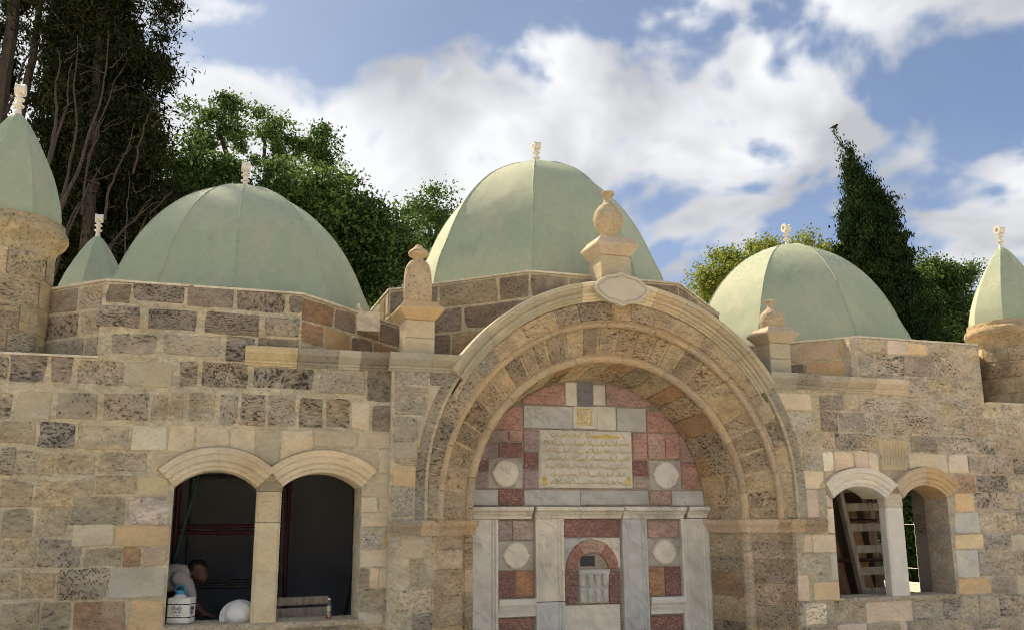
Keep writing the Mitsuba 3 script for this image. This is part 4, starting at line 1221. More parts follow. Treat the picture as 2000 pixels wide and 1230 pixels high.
for i in range(4):
    x = 4.555 + i * .101
    m = MB()
    m.add(*lathe(np.array([(.010, 1.255), (.034, 1.275), (.043, 1.32), (.046, 1.40), (.046, 1.412)]), (x, PY - .012, 0), 12))
    put(f'{br}__lobe', m, 'marble', smooth=40, rgb=(.54, .53, .47), pit=0)
    m = MB()
    m.add(*lathe(np.array([(.030, 1.085), (.040, 1.10), (.040, 1.20), (.044, 1.235), (.030, 1.258), (.012, 1.262)]), (x, PY - .004, 0), 12))
    put(f'{br}__lobe', m, 'marble', smooth=40, rgb=(.52, .50, .44), pit=0)
put(f'{br}__backing', bevel_prism(box(4.515, 1.078, 4.90, 1.41), .012, -.03, .004, MFR), 'marble', rgb=(.46, .45, .40), pit=0)

# ------------------------------------------------------------------ plaque, pedestals with urns
pq = 'blank_plaque'
a = np.linspace(0, 2 * np.pi, 64, endpoint=False)
r = .262 + .060 * np.abs(np.cos(a)) ** 3 - .050 * np.abs(np.sin(a)) ** 4 - .020 * np.cos(4 * a + math.pi) + .010 * np.cos(8 * a)
P0 = Polygon(np.stack([4.675 + r * 1.0 * np.cos(a), 4.685 + .86 * r * np.sin(a)], 1))
fr = (np.array([0, -.165, 0.0]),) + FACADE[1:]
put(pq, bevel_prism(P0, .040, .0, .006, fr), 'plaque_stone')
put(f'{pq}__rim', extrude_xz(P0.buffer(-.004).difference(P0.buffer(-.030)), -.222, -.20), 'plaque_stone')
put(f'{pq}__panel', bevel_prism(P0.buffer(-.046), .058, .03, .008, fr), 'plaque_stone')
tag(pq, 'blank pale lobed plaque fixed at the crown of the portal arch', 'plaque')


def urn_pedestal(label, x0, x1, y0, z0, zc0, zc1, flare, profile, codes):
    k = numbered('pedestal_urn')
    labels[k] = {'label': label, 'category': 'finial', 'group': 'stone urns on pedestals over the portal'}
    d = (x1 - x0) * .95
    h = (zc0 - z0) / 2
    for i in range(2):
        b = bevel_prism(box(x0, z0 + i * h + .002, x1, z0 + (i + 1) * h - .002), 0, -d, .006, (np.array([0, y0, 0.0]),) + FACADE[1:])
        rgb, pit = tone(codes[0], spread=.06)
        put(f'{k}__pedestal', b, 'dressed', rgb=rgb, pit=pit)
    w, cx_, cy_ = (x1 - x0) / 2, (x0 + x1) / 2, y0 + d / 2
    hh = zc1 - zc0
    sq = lambda s, z: [(cx_ - s, cy_ - s, z), (cx_ + s, cy_ - s, z), (cx_ + s, cy_ + s, z), (cx_ - s, cy_ + s, z)]
    V = np.array(sq(w + .004, zc0) + sq(w + flare, zc0 + .52 * hh) + sq(w + flare, zc0 + .62 * hh) + sq(w + .25 * flare, zc1 - .012) + sq(w + .2 * flare, zc1))
    F = [[0, 3, 2, 1], [16, 17, 18, 19]]
    for i in range(4):
        for j in range(4):
            F.append([i * 4 + j, i * 4 + (j + 1) % 4, i * 4 + 4 + (j + 1) % 4, i * 4 + 4 + j])
    rgb, pit = tone(codes[1], spread=.06)
    put(f'{k}__cap', MB().add(V, F), 'dressed', rgb=rgb, pit=pit)
    rgb, pit = tone(codes[2], spread=.06)
    put(f'{k}__urn', MB().add(*lathe(profile, (cx_, cy_, zc1), 36, wobble=.05)), 'dressed', smooth=40, rgb=rgb, pit=pit)


bullet = smooth_curve([(.150, -.01), (.152, .02), (.160, .10), (.158, .28), (.140, .42), (.105, .49), (.062, .525), (.058, .535), (.112, .575), (.118, .60), (.095, .63), (.055, .66), (.040, .685), (.016, .70)], 40)
globe = smooth_curve([(.100, -.01), (.098, .08), (.110, .105), (.160, .18), (.182, .27), (.170, .36), (.120, .44), (.065, .49), (.050, .52), (.055, .56), (.080, .60), (.084, .625), (.070, .635), (.02, .63)], 40)
squat = smooth_curve([(.13, -.01), (.142, .015), (.155, .09), (.138, .18), (.075, .245), (.045, .275), (.042, .30), (.068, .345), (.070, .36), (.055, .37), (.01, .365)], 32)
urn_pedestal('stone pedestal with a bullet-shaped urn left of the portal arch', 2.155, 2.485, .02, CORNICE_TOP, 4.215, 4.42, .085, bullet, ('l', 'o', 'i'))
urn_pedestal('tall stone pedestal with a round urn above the crown of the arch', 4.49, 4.875, -.06, 4.60, 5.14, 5.36, .075, globe, ('s', 'k', 'i'))
urn_pedestal('short stone pedestal with a squat urn right of the portal arch', 6.80, 7.10, .02, CORNICE_TOP, 4.215, 4.42, .085, squat, ('s', 'k', 'i'))

# ------------------------------------------------------------------ corner turrets


def turret(label, cx_, cy_, r, z_base, z_cap, z_apex, tint, codes, stones=True):
    k = numbered('corner_turret')
    labels[k] = {'label': label, 'category': 'turret', 'group': 'round corner turrets'}
    sh = f'{k}__shaft'
    put(sh, MB().add(*lathe([(r - .012, z_base), (r - .012, z_cap + .02)], (cx_, cy_, 0), 48)), 'stone', smooth=40, rgb=MORTAR[0], pit=.05)
    n = max(1, round((z_cap - z_base) / .26)) if stones else 0
    for i in range(n):
        z0, z1 = z_base + (z_cap - z_base) * i / n, z_base + (z_cap - z_base) * (i + 1) / n
        a = rng.random()
        end = a + 2 * math.pi
        while a < end - .2:
            b = min(a + rng.uniform(.55, 1.0), end)
            if end - b < .3:
                b = end
            t = np.linspace(a + .012, b - .012, 6)
            out = .006 * rng.random()
            V = []
            for z, rr in ((z0 + .008, r - .04), (z0 + .008, r - .006 + out), (z0 + .018, r + out), (z1 - .016, r + out), (z1 - .006, r - .006 + out), (z1 - .006, r - .04)):
                V += [(cx_ + rr * math.cos(x), cy_ + rr * math.sin(x), z + .004 * math.sin(3 * x)) for x in t]
            F = [[i2 * 6 + j, i2 * 6 + j + 1, i2 * 6 + 7 + j, i2 * 6 + 6 + j] for i2 in range(5) for j in range(5)]
            F += [[i2 * 6, i2 * 6 + 6, 0, 0] for i2 in ()]
            m = MB().add(np.array(V), np.array(F)).trimesh()
            rgb, pit = tone(codes[rng.integers(len(codes))], tint)
            put(f'{sh}__stone', m, 'stone', rgb=rgb, pit=pit)
            a = b
    ck = f'{k}__capital'
    rgb, pit = tone('h', tint)
    cap = smooth_curve([(r - .01, z_cap - .02), (r + .002, z_cap), (r + .012, z_cap + .05), (r + .05, z_cap + .12), (r + .105, z_cap + .17), (r + .125, z_cap + .22), (r + .115, z_cap + .27), (r + .085, z_cap + .295), (r + .075, z_cap + .31), (r + .075, z_cap + .36), (r + .05, z_cap + .372), (.1, z_cap + .376)], 30)
    put(ck, MB().add(*lathe(cap, (cx_, cy_, 0), 48, wobble=.04)), 'stone', smooth=45, rgb=rgb, pit=.4)
    H = z_apex - z_cap - .37
    pr = smooth_curve([(1.0, 0), (.97, .12), (.90, .25), (.78, .42), (.62, .58), (.43, .75), (.25, .89), (.10, .98), (.03, 1.0)], 24) * [r + .055, H]
    pr[:, 1] += z_cap + .37
    dk = put(f'{k}__dome', MB().add(*facets(pr, (cx_, cy_, 0), 8, math.radians(-90 - 22.5 + 12))), 'plaster', smooth=True)
    finial(f'{dk}__finial', cx_, cy_, z_apex - .015, .95)


turret('nearest round turret at the left edge with a pointed green dome', -1.98, .62, .50, 3.60, 4.72, 6.32, (1, 1, .95), ['h', 'p', 'p', 'h', 'i'])
turret('round turret at the right edge with a pointed green dome', 11.36, .60, .52, 3.53, 4.46, 6.02, (1.0, .92, .85), ['p', 'h', 'h', 'k'])
turret('distant small turret dome between the left turret and the left dome', -1.47, 4.35, .50, 3.60, 4.62, 6.10, (1, 1, 1), ['h', 'p'], stones=False)
# ------------------------------------------------------------------ quoins of the right window's deep jamb
jf = frame_at((9.322, .62, 0), (0, -1, 0))
put(f'{RP}__jamb', trimesh.creation.box((.30, .26, 1.42), trimesh.transformations.translation_matrix((9.485, .545, 1.80))), 'room_warm')
for r, c in (((.22, 1.13, .60, 1.33), 'h'), ((.24, 1.35, .60, 1.62), 'm'), ((.22, 1.64, .60, 1.84), 'Y'), ((.26, 1.86, .60, 2.12), 'm'), ((.01, 1.86, .24, 2.11), 'b'), ((.25, 2.14, .60, 2.30), 'k')):
    lay_stone(f'{wr}__stone', c, r, jf)

# ------------------------------------------------------------------ inside the left windows: scaffold, person, can, helmet, planks, bottle
sc_ = 'scaffold'
labels[sc_] = {'label': 'dark red and green tube scaffold standing inside the left windows', 'category': 'scaffold'}


def pole(a, b, r, mat, name='tube'):
    put(f'{sc_}__{name}', MB().add(*tube([a, b], r, 10)), mat, smooth=40)


for x in (-.10, 1.13):
    for y in (1.55, 2.6):
        pole((x, y, .55), (x, y, 3.3), .028, 'red_steel', 'post')
for z in (2.0, 1.93):
    pole((-.12, 1.58, z), (.98, 1.58, z), .024, 'red_steel', 'rail')
for z in (1.39, 1.33, 2.56):
    pole((-.12, 1.60, z), (.98, 1.60, z), .022, 'dark_steel', 'rail')
pole((.12, 1.50, 2.62), (-.10, 1.50, 1.60), .014, 'green_steel', 'brace')
pole((.03, 1.66, 2.60), (.05, 1.66, .56), .018, 'dark_steel', 'brace')
pole((2.12, 1.50, 2.75), (1.76, 1.52, .56), .018, 'dark_steel', 'brace')
pole((1.08, 1.48, 2.5), (1.16, 1.48, .56), .014, 'red_steel', 'brace')

import manifold3d as m3


def body(chains, edge=.02, taubin=12):
    """one continuous surface from chains of (point, radius) joints"""
    parts = []
    for chain in chains:
        for (a, ra), (b, rb) in zip(chain[:-1], chain[1:]):
            parts.append(m3.Manifold.batch_hull([m3.Manifold.sphere(ra, 20).translate(list(a)), m3.Manifold.sphere(rb, 20).translate(list(b))]))
    m = m3.Manifold.batch_boolean(parts, m3.OpType.Add).refine_to_length(edge)
    q = m.to_mesh()
    t = trimesh.Trimesh(q.vert_properties[:, :3], q.tri_verts, process=True)
    trimesh.smoothing.filter_taubin(t, iterations=taubin)
    return t


pr_ = 'person'
labels[pr_] = {'label': 'dark haired person in a pale shirt bending forward behind the left window', 'category': 'person'}
hip, chest, neck, head = (-.40, 1.12, 1.38), (-.06, 1.02, 1.48), (.075, 1.0, 1.545), (.160, 1.0, 1.545)
skin_chains = [[(chest, .10), (neck, .052), (head, .080)], [(head, .088), ((.185, 1.0, 1.500), .068)], [((.19, 1.0, 1.50), .064), ((.215, 1.0, 1.463), .042)],
               [((.228, 1.0, 1.515), .016), ((.255, 1.0, 1.492), .013)], [((.155, .915, 1.53), .016), ((.16, .918, 1.555), .018)],
               [((.245, 1.0, 1.470), .013), ((.238, 1.0, 1.455), .014)]]
elbow, wrist = (.115, .86, 1.235), (.235, .90, 1.10)
skin_chains += [[((.05, .88, 1.44), .05), (elbow, .040), (wrist, .028), ((.285, .91, 1.085), .030)]]
for i, (dy, L) in enumerate(((-.03, .075), (-.010, .085), (.011, .080), (.030, .064))):
    skin_chains.append([((.285, .91 + dy * .7, 1.085), .012), ((.285 + L * .6, .91 + dy, 1.078), .009), ((.285 + L, .91 + dy, 1.062), .008)])
skin_chains.append([((.255, .885, 1.095), .013), ((.290, .868, 1.085), .010), ((.312, .872, 1.072), .009)])
skin_chains += [[((.0, 1.14, 1.42), .05), ((.02, 1.2, 1.22), .04), ((.12, 1.16, 1.09), .028), ((.17, 1.15, 1.085), .030)]]
for i, (dy, L) in enumerate(((-.03, .064), (-.011, .080), (.010, .085), (.030, .075))):
    skin_chains.append([((.17, 1.15 + dy * .7, 1.085), .012), ((.17 + L * .6, 1.15 + dy, 1.078), .009), ((.17 + L, 1.15 + dy, 1.064), .008)])
skin_chains.append([((.145, 1.178, 1.095), .013), ((.178, 1.196, 1.085), .010), ((.20, 1.190, 1.072), .009)])
put(pr_, body(skin_chains, .018), 'skin', smooth=True)
put(f'{pr_}__shirt', body([[(hip, .165), ((-.22, 1.07, 1.45), .150), (chest, .135), ((.035, 1.01, 1.525), .075)], [((-.06, 1.13, 1.47), .085), ((-.03, .90, 1.47), .085)],
                           [((-.01, .90, 1.47), .080), ((.065, .88, 1.40), .066), ((.105, .865, 1.285), .056)], [((-.01, 1.13, 1.46), .075), ((.015, 1.18, 1.30), .058)]], .022), 'shirt', smooth=True)
put(f'{pr_}__trousers', body([[((-.42, 1.20, 1.36), .135), ((-.40, 1.22, .98), .085), ((-.46, 1.22, .63), .060)], [((-.42, 1.04, 1.36), .135), ((-.38, 1.02, .98), .085), ((-.44, 1.02, .63), .060)]], .03), 'dark_steel', smooth=True)
for y in (1.02, 1.22):
    put(f'{pr_}__shoe', body([[((-.47, y, .60), .045), ((-.30, y, .585), .038)]], .02), 'bird_black', smooth=True)
put(f'{pr_}__hair', body([[((.125, 1.0, 1.585), .070), ((.175, 1.0, 1.588), .066)], [((.115, 1.0, 1.565), .072), ((.100, 1.0, 1.545), .060)], [((.205, 1.0, 1.575), .045), ((.175, 1.0, 1.585), .06)]], .015), 'hair', smooth=True)


def rounded_box(w, d, h, r):
    s = [m3.Manifold.sphere(r, 16).translate([x * (w / 2 - r), y * (d / 2 - r), r + z * (h - 2 * r)]) for x in (-1, 1) for y in (-1, 1) for z in (0, 1)]
    q = m3.Manifold.batch_hull(s).to_mesh()
    return trimesh.Trimesh(q.vert_properties[:, :3], q.tri_verts, process=False)


def place(mesh, loc, rz=0.0, rx=0.0, ry=0.0):
    e = trimesh.transformations.euler_matrix(rx, ry, rz)
    e[:3, 3] = loc
    if isinstance(mesh, MB):
        mesh = mesh.trimesh()
    mesh.apply_transform(e)
    return mesh


jc = 'jerrycan'
JL, JR = (.015, .235, 1.075), math.radians(-24)
put(jc, place(rounded_box(.225, .165, .245, .018), JL, JR), 'can_white', smooth=40)
tag(jc, 'white jerrycan with blue cap and dark blue bands on the left window sill', 'jerrycan')
sh_ = trimesh.creation.cone(.06, .035, sections=20)
put(f'{jc}__neck', place(MB().add(*lathe([(.075, 0), (.05, .022), (.045, .03)], (-.02, 0, .243), 20)), JL, JR), 'can_white', smooth=30)
put(f'{jc}__cap', place(MB().add(*lathe([(.043, 0), (.046, .004), (.046, .038), (.040, .043)], (-.02, 0, .270), 20)), JL, JR), 'blue_plastic', smooth=30)
t = np.linspace(0, math.pi, 12)
put(f'{jc}__handle', place(MB().add(*tube(np.stack([-.02 + .055 * np.cos(t), 0 * t, .305 + .055 * np.sin(t)], 1), .009, 8)), JL, JR), 'blue_plastic', smooth=40)
for z in (.055, .178):
    q = rounded_box(.228, .168, .012, .005)
    q.apply_translation((0, 0, z))
    put(f'{jc}__band', place(q, JL, JR), 'ink')


def print_on_can(mb, m):
    put(f'{jc}__print', place(mb, JL, JR), m)


for face in (0, 1):
    m = MB()
    f0 = (lambda a, b: (a, -.0840, b)) if face == 0 else (lambda a, b: (.1140, a * .75, b))
    for cx0 in (-.036, .018):
        tt = np.linspace(0, 2 * np.pi, 17)
        for ra in (.022, .008):
            m.add(*tube([f0(cx0 + ra * math.cos(x), .142 + ra * math.sin(x)) for x in tt], .0026, 5))
    for i in range(5):
        xx = -.052 + i * .019
        m.add(*tube([f0(xx, .112), f0(xx + .006, .094), f0(xx + .012, .112)] if i % 2 else [f0(xx, .095), f0(xx, .112), f0(xx + .011, .110)], .0022, 5))
    m.add(*tube([f0(-.04, .082), f0(.025, .082)], .0016, 5))
    print_on_can(m, 'ink')

hh = 'hard_hat'
HL = (.565, .26, 1.150)
HR = dict(rz=math.radians(10), rx=math.radians(52), ry=math.radians(-20))
hp = 1.08 * smooth_curve([(.176, -.022), (.178, -.014), (.132, .004), (.124, .03), (.116, .075), (.09, .115), (.05, .135), (.005, .14)], 22)
put(hh, place(MB().add(*lathe(hp, (0, 0, -.05), 32)), HL, **HR), 'hat_white', smooth=35)
tag(hh, 'white hard hat lying tilted on the left window sill', 'hard hat')
put(f'{hh}__ridge', place(MB().add(*tube([(.118 * math.cos(x), 0, -.03 + .122 * math.sin(x)) for x in np.linspace(.1, math.pi - .1, 14)], .012, 8)), HL, **HR), 'hat_white', smooth=40)
t = np.linspace(math.pi * 1.02, math.pi * 1.62, 12)
put(f'{hh}__band', place(MB().add(*tube(np.stack([(.142) * np.cos(t), (.142) * np.sin(t), -.040 + 0 * t], 1), .008, 6)), HL, **HR), 'hat_band', smooth=40)

bt = 'water_bottle'
bp = smooth_curve([(.026, 0), (.031, .004), (.031, .05), (.029, .06), (.031, .07), (.031, .125), (.024, .15), (.012, .175), (.012, .185)], 26)
put(bt, MB().add(*lathe(bp, (1.45, .20, 1.073), 20)), 'clear_plastic', smooth=40)
tag(bt, 'small clear plastic bottle on the sill of the second window', 'bottle')
put(f'{bt}__cap', MB().add(*lathe([(.014, 0), (.015, .002), (.015, .016), (.012, .018)], (1.45, .20, 1.256), 14)), 'can_white')
put(f'{bt}__drink', MB().add(*lathe([(.024, .004), (.028, .006), (.028, .030), (.027, .031)], (1.45, .20, 1.073), 16)), 'red_cloth', smooth=30)
for (z, y, w, lab) in ((1.10, .60, .10, 'weathered plank lying low behind the second left window'), (1.215, .66, .085, 'upper weathered plank lying behind the second left window')):
    k = put('plank', MB().add(*bar((.90, y, z), (1.50, y - .03, z + .012), .06, w)), 'wood')
    tag(k, lab, 'plank')

# ------------------------------------------------------------------ inside the right windows: ladder, stacked timber, steel pole
ladder = 'wooden_ladder'
labels[ladder] = {'label': 'grey wooden ladder with broad rungs leaning inside the right window', 'category': 'ladder'}
for dx in (0, .56):
    put(f'{ladder}__rail', MB().add(*bar((8.06 + dx, .62, 2.75), (8.33 + dx, .56, 1.06), .065, .09, (0, 1, 0))), 'wood')
for z in (2.44, 2.20, 1.94, 1.665, 1.39, 1.13):
    f_ = (2.75 - z) / (2.75 - 1.06)
    x = 8.06 + .27 * f_
    put(f'{ladder}__rung', MB().add(*bar((x + .02, .555, z), (x + .56, .555, z + .004), .024, .10, (0, 0, 1))), 'wood')
for i, (x, y, z0, z1, w, mat, lab) in enumerate(((9.45, 1.75, .56, 2.25, .20, 'raw_wood', 'orange board standing behind the ladder'), (9.72, 1.8, .56, 2.6, .10, 'wood', 'narrow grey board standing behind the ladder'),
                                                 (9.15, 1.9, .56, 1.95, .22, 'raw_wood', 'broad orange board standing left behind the ladder'), (9.92, 1.70, .56, 1.7, .09, 'lime', 'pale short board standing behind the ladder'))):
    k = put('board', MB().add(*bar((x, y, z0), (x - .12, y + .25, z1), w, .03, (0, 1, 0))), mat)
    tag(k, lab, 'board')
k = put('steel_pole', MB().add(*tube([(8.9, 1.6, 2.03), (10.0, 1.75, 2.03)], .025, 8)), 'red_steel', smooth=40)
tag(k, 'dark red steel pole lying across behind the ladder, upper one', 'pole')
k = put('steel_pole', MB().add(*tube([(8.7, 1.6, 1.48), (10.0, 1.75, 1.48)], .028, 8)), 'red_steel', smooth=40)
tag(k, 'dark red steel pole lying across behind the ladder, lower one', 'pole')
k = put('steel_pole', MB().add(*tube([(8.5, 1.2, 2.75), (9.2, 1.3, 2.3)], .03, 8)), 'dark_steel', smooth=40)
tag(k, 'dark pole slanting under the crown of the right window', 'pole')
# seen through the side opening: white low wall with a pale railing
gk = put('courtyard_wall', trimesh.creation.box((.25, 5.0, .72), trimesh.transformations.translation_matrix((15.2, 6.0, .36))), 'white_paint')
tag(gk, 'low white wall seen through the far right window', 'wall')
sb = 'shrub'
labels[sb] = {'label': 'dark green shrub behind the railing beyond the far right window', 'category': 'shrub'}
rl = 'railing'
labels[rl] = {'label': 'pale upright bar railing on the low white wall beyond the right window', 'category': 'railing'}
for y in np.arange(3.6, 8.5, .42):
    put(f'{rl}__bar', MB().add(*tube([(15.2, y, .72), (15.2, y, 2.0)], .007, 6)), 'white_paint')
for z in (1.02, 1.96):
    put(f'{rl}__rail', MB().add(*bar((15.2, 3.5, z), (15.2, 8.5, z), .015, .015)), 'white_paint')

# ------------------------------------------------------------------ trees


def leaf_quads(pos, size, r, up=0.3, long=2.0, axis=None):
    n = len(pos)
    d = r.normal(size=(n, 3)) + (np.array([0, 0, up]) if axis is None else axis)
    d /= np.linalg.norm(d, axis=1, keepdims=True)
    s = np.cross(d, r.normal(size=(n, 3)))
    s /= np.linalg.norm(s, axis=1, keepdims=True) + 1e-9
    L = size * r.uniform(.6, 1.35, (n, 1))
    a, b = d * L, s * L / long / 2
    nrm = np.cross(a, b)
    nrm /= np.linalg.norm(nrm, axis=1, keepdims=True) + 1e-9
    V = np.stack([pos - a / 2, pos + b + nrm * L * .08, pos + a / 2, pos - b + nrm * L * .08], 1).reshape(-1, 3)
    i = np.arange(n)[:, None] * 4
    F = np.concatenate([i + [0, 1, 2], i + [0, 2, 3]], 0)
    return V, F


def crown(key, blobs, per_m3, size, mat, seed, cluster=.22, clumps=9, up=.3, long=2.0, shell=.55, axis=None):
    """leaves gathered in clumps spread through the ellipsoids (x, y, z, rx, ry, rz[, thinning])"""
    r = np.random.default_rng(seed)
    P = []
    for b in blobs:
        c, rad, thin = np.array(b[:3]), np.array(b[3:6]), (b[6] if len(b) > 6 else 1.0)
        vol = 4.19 * rad.prod()
        k = max(4, int(clumps * vol ** .8 * (1 if thin >= 1 else .7 * thin + .3)))
        u = r.normal(size=(k, 3))
        u /= np.linalg.norm(u, axis=1, keepdims=True)
        cc = c + u * rad * (r.random((k, 1)) ** (1 - shell) * (1 + .10 * r.normal(size=(k, 1))))
        n = int(per_m3 * vol * thin)
        which = r.integers(k, size=n)
        w = cluster * r.uniform(.55, 1.35, k)[which][:, None]
        P.append(cc[which] + r.normal(size=(n, 3)) * w * [1, 1, .7])
    P = np.vstack(P)
    V, F = leaf_quads(P, size, r, up, long, axis)
    uv = np.repeat(r.random((len(P), 1)), 4, 0) * [1, 1]
    scene[key] = mikit.ply(trimesh.Trimesh(V, F, process=False), mat, False, uv=uv)
    return len(P)


def limb(points, r0, r1, seed, n=14, wob=.08):
    r = np.random.default_rng(seed)
    p = smooth_curve(points, n) if len(points) > 2 else np.linspace(points[0], points[1], n)
    p = p + np.cumsum(r.normal(size=p.shape) * wob * .35, 0) * np.linspace(0, 1, n)[:, None] ** .5
    return tube(p, np.linspace(r0, r1, n), 7)

t = numbered('conifer_tree')
labels[t] = {'label': 'tall dark conifer with bare grey limbs behind the left turret', 'category': 'tree'}
m = MB()
m.add(*limb([(-2.05, 8.5, 0), (-2.13, 8.50, 5.91), (-2.21, 8.50, 9.41), (-2.34, 8.50, 13.78)], 0.16, 0.07, 3))
m.add(*limb([(-2.45, 7.20, 7.14), (-2.04, 7.10, 8.56), (-1.72, 7.10, 10.78)], 0.04, 0.006, 5))
m.add(*limb([(-1.85, 7.10, 9.91), (-2.02, 7.00, 9.97), (-2.21, 7.00, 10.23)], 0.01, 0.003, 7))
m.add(*limb([(-1.83, 7.10, 10.03), (-1.63, 7.00, 10.18), (-1.45, 7.00, 10.39)], 0.01, 0.003, 9))
m.add(*limb([(-2.43, 7.45, 7.50), (-2.28, 7.35, 8.92), (-2.32, 7.35, 10.81)], 0.03, 0.006, 11))
m.add(*limb([(-2.30, 7.35, 10.38), (-2.46, 7.25, 10.43), (-2.62, 7.25, 10.46)], 0.01, 0.003, 13))
m.add(*limb([(-2.30, 7.35, 9.93), (-2.19, 7.25, 9.97), (-2.10, 7.25, 10.10)], 0.01, 0.003, 15))
m.add(*limb([(-2.45, 7.70, 6.27), (-2.17, 7.60, 7.39), (-1.70, 7.60, 8.61)], 0.026, 0.006, 17))
m.add(*limb([(-2.03, 7.60, 7.76), (-1.93, 7.50, 7.81), (-1.85, 7.50, 7.96)], 0.01, 0.003, 19))
m.add(*limb([(-1.86, 7.60, 8.21), (-1.93, 7.50, 8.24), (-2.02, 7.50, 8.25)], 0.01, 0.003, 21))
m.add(*limb([(-2.24, 7.20, 6.70), (-2.00, 7.10, 7.62), (-1.51, 7.10, 8.15)], 0.02, 0.006, 23))
m.add(*limb([(-1.70, 7.10, 7.94), (-1.62, 7.00, 7.98), (-1.55, 7.00, 8.11)], 0.01, 0.003, 25))
m.add(*limb([(-1.80, 7.10, 7.83), (-1.89, 7.00, 7.86), (-2.00, 7.00, 7.99)], 0.01, 0.003, 27))
m.add(*limb([(-1.72, 7.45, 6.08), (-1.39, 7.35, 7.01), (-0.92, 7.35, 7.82)], 0.04, 0.006, 29))
m.add(*limb([(-1.18, 7.35, 7.37), (-0.98, 7.25, 7.52), (-0.79, 7.25, 7.78)], 0.01, 0.003, 31))
m.add(*limb([(-1.20, 7.35, 7.33), (-1.00, 7.25, 7.48), (-0.82, 7.25, 7.84)], 0.01, 0.003, 33))
m.add(*limb([(-1.45, 7.70, 6.16), (-1.20, 7.60, 7.01), (-0.59, 7.60, 7.75)], 0.03, 0.006, 35))
m.add(*limb([(-0.74, 7.60, 7.55), (-0.64, 7.50, 7.62), (-0.53, 7.50, 7.67)], 0.01, 0.003, 37))
m.add(*limb([(-0.98, 7.60, 7.28), (-0.90, 7.50, 7.31), (-0.83, 7.50, 7.40)], 0.01, 0.003, 39))
m.add(*limb([(-1.67, 7.20, 7.22), (-1.55, 7.10, 8.14), (-1.32, 7.10, 8.95)], 0.026, 0.006, 41))
m.add(*limb([(-1.48, 7.10, 8.38), (-1.32, 7.00, 8.50), (-1.16, 7.00, 8.61)], 0.01, 0.003, 43))
m.add(*limb([(-1.39, 7.10, 8.71), (-1.25, 7.00, 8.80), (-1.13, 7.00, 8.93)], 0.01, 0.003, 45))
m.add(*limb([(-1.22, 7.45, 6.12), (-1.25, 7.35, 7.12), (-1.16, 7.35, 8.18)], 0.02, 0.006, 47))
m.add(*limb([(-1.19, 7.35, 7.81), (-1.26, 7.25, 7.83), (-1.34, 7.25, 7.83)], 0.01, 0.003, 49))
m.add(*limb([(-1.20, 7.35, 7.83), (-1.01, 7.25, 7.97), (-0.84, 7.25, 8.25)], 0.01, 0.003, 51))
m.add(*limb([(-2.92, 7.70, 7.34), (-2.68, 7.60, 8.48), (-2.42, 7.60, 10.31)], 0.04, 0.006, 53))
m.add(*limb([(-2.56, 7.60, 9.35), (-2.41, 7.50, 9.45), (-2.27, 7.50, 9.50)], 0.01, 0.003, 55))
m.add(*limb([(-2.58, 7.60, 9.18), (-2.38, 7.50, 9.34), (-2.20, 7.50, 9.64)], 0.01, 0.003, 57))
m.add(*limb([(-0.77, 7.20, 5.72), (-0.73, 7.10, 6.44), (-0.49, 7.10, 7.30)], 0.03, 0.006, 59))
m.add(*limb([(-0.55, 7.10, 7.10), (-0.35, 7.00, 7.25), (-0.15, 7.00, 7.40)], 0.01, 0.003, 61))
m.add(*limb([(-0.59, 7.10, 6.93), (-0.42, 7.00, 7.04), (-0.26, 7.00, 7.30)], 0.01, 0.003, 63))
m.add(*limb([(-2.01, 7.45, 5.69), (-1.86, 7.35, 6.41), (-1.57, 7.35, 6.90)], 0.026, 0.006, 65))
m.add(*limb([(-1.66, 7.35, 6.75), (-1.48, 7.25, 6.89), (-1.31, 7.25, 7.20)], 0.01, 0.003, 67))
m.add(*limb([(-1.76, 7.35, 6.57), (-1.65, 7.25, 6.65), (-1.55, 7.25, 6.83)], 0.01, 0.003, 69))
m.add(*limb([(-2.09, 7.70, 8.30), (-1.91, 7.60, 9.28), (-1.61, 7.60, 10.44)], 0.02, 0.006, 71))
m.add(*limb([(-1.77, 7.60, 9.82), (-1.57, 7.50, 9.97), (-1.38, 7.50, 10.13)], 0.01, 0.003, 73))
m.add(*limb([(-1.77, 7.60, 9.80), (-1.68, 7.50, 9.85), (-1.59, 7.50, 9.89)], 0.01, 0.003, 75))
m.add(*limb([(-2.65, 7.20, 8.14), (-2.53, 7.10, 9.26), (-2.55, 7.10, 10.44)], 0.04, 0.006, 77))
m.add(*limb([(-2.55, 7.10, 10.01), (-2.35, 7.00, 10.17), (-2.14, 7.00, 10.25)], 0.01, 0.003, 79))
m.add(*limb([(-2.55, 7.10, 10.19), (-2.41, 7.00, 10.28), (-2.27, 7.00, 10.38)], 0.01, 0.003, 81))
m.add(*limb([(-0.93, 7.45, 6.14), (-0.58, 7.35, 6.61), (-0.23, 7.35, 6.83)], 0.03, 0.006, 83))
m.add(*limb([(-0.37, 7.35, 6.74), (-0.19, 7.25, 6.87), (-0.00, 7.25, 7.03)], 0.01, 0.003, 85))
m.add(*limb([(-0.46, 7.35, 6.69), (-0.27, 7.25, 6.83), (-0.07, 7.25, 7.03)], 0.01, 0.003, 87))
m.add(*limb([(-2.10, 7.70, 7.43), (-2.08, 7.60, 8.27), (-1.79, 7.60, 9.44)], 0.026, 0.006, 89))
m.add(*limb([(-1.88, 7.60, 9.11), (-1.79, 7.50, 9.15), (-1.71, 7.50, 9.30)], 0.01, 0.003, 91))
m.add(*limb([(-1.90, 7.60, 8.99), (-1.72, 7.50, 9.12), (-1.56, 7.50, 9.29)], 0.01, 0.003, 93))
m.add(*limb([(-1.28, 7.20, 8.12), (-1.11, 7.10, 8.78), (-0.87, 7.10, 9.36)], 0.02, 0.006, 95))
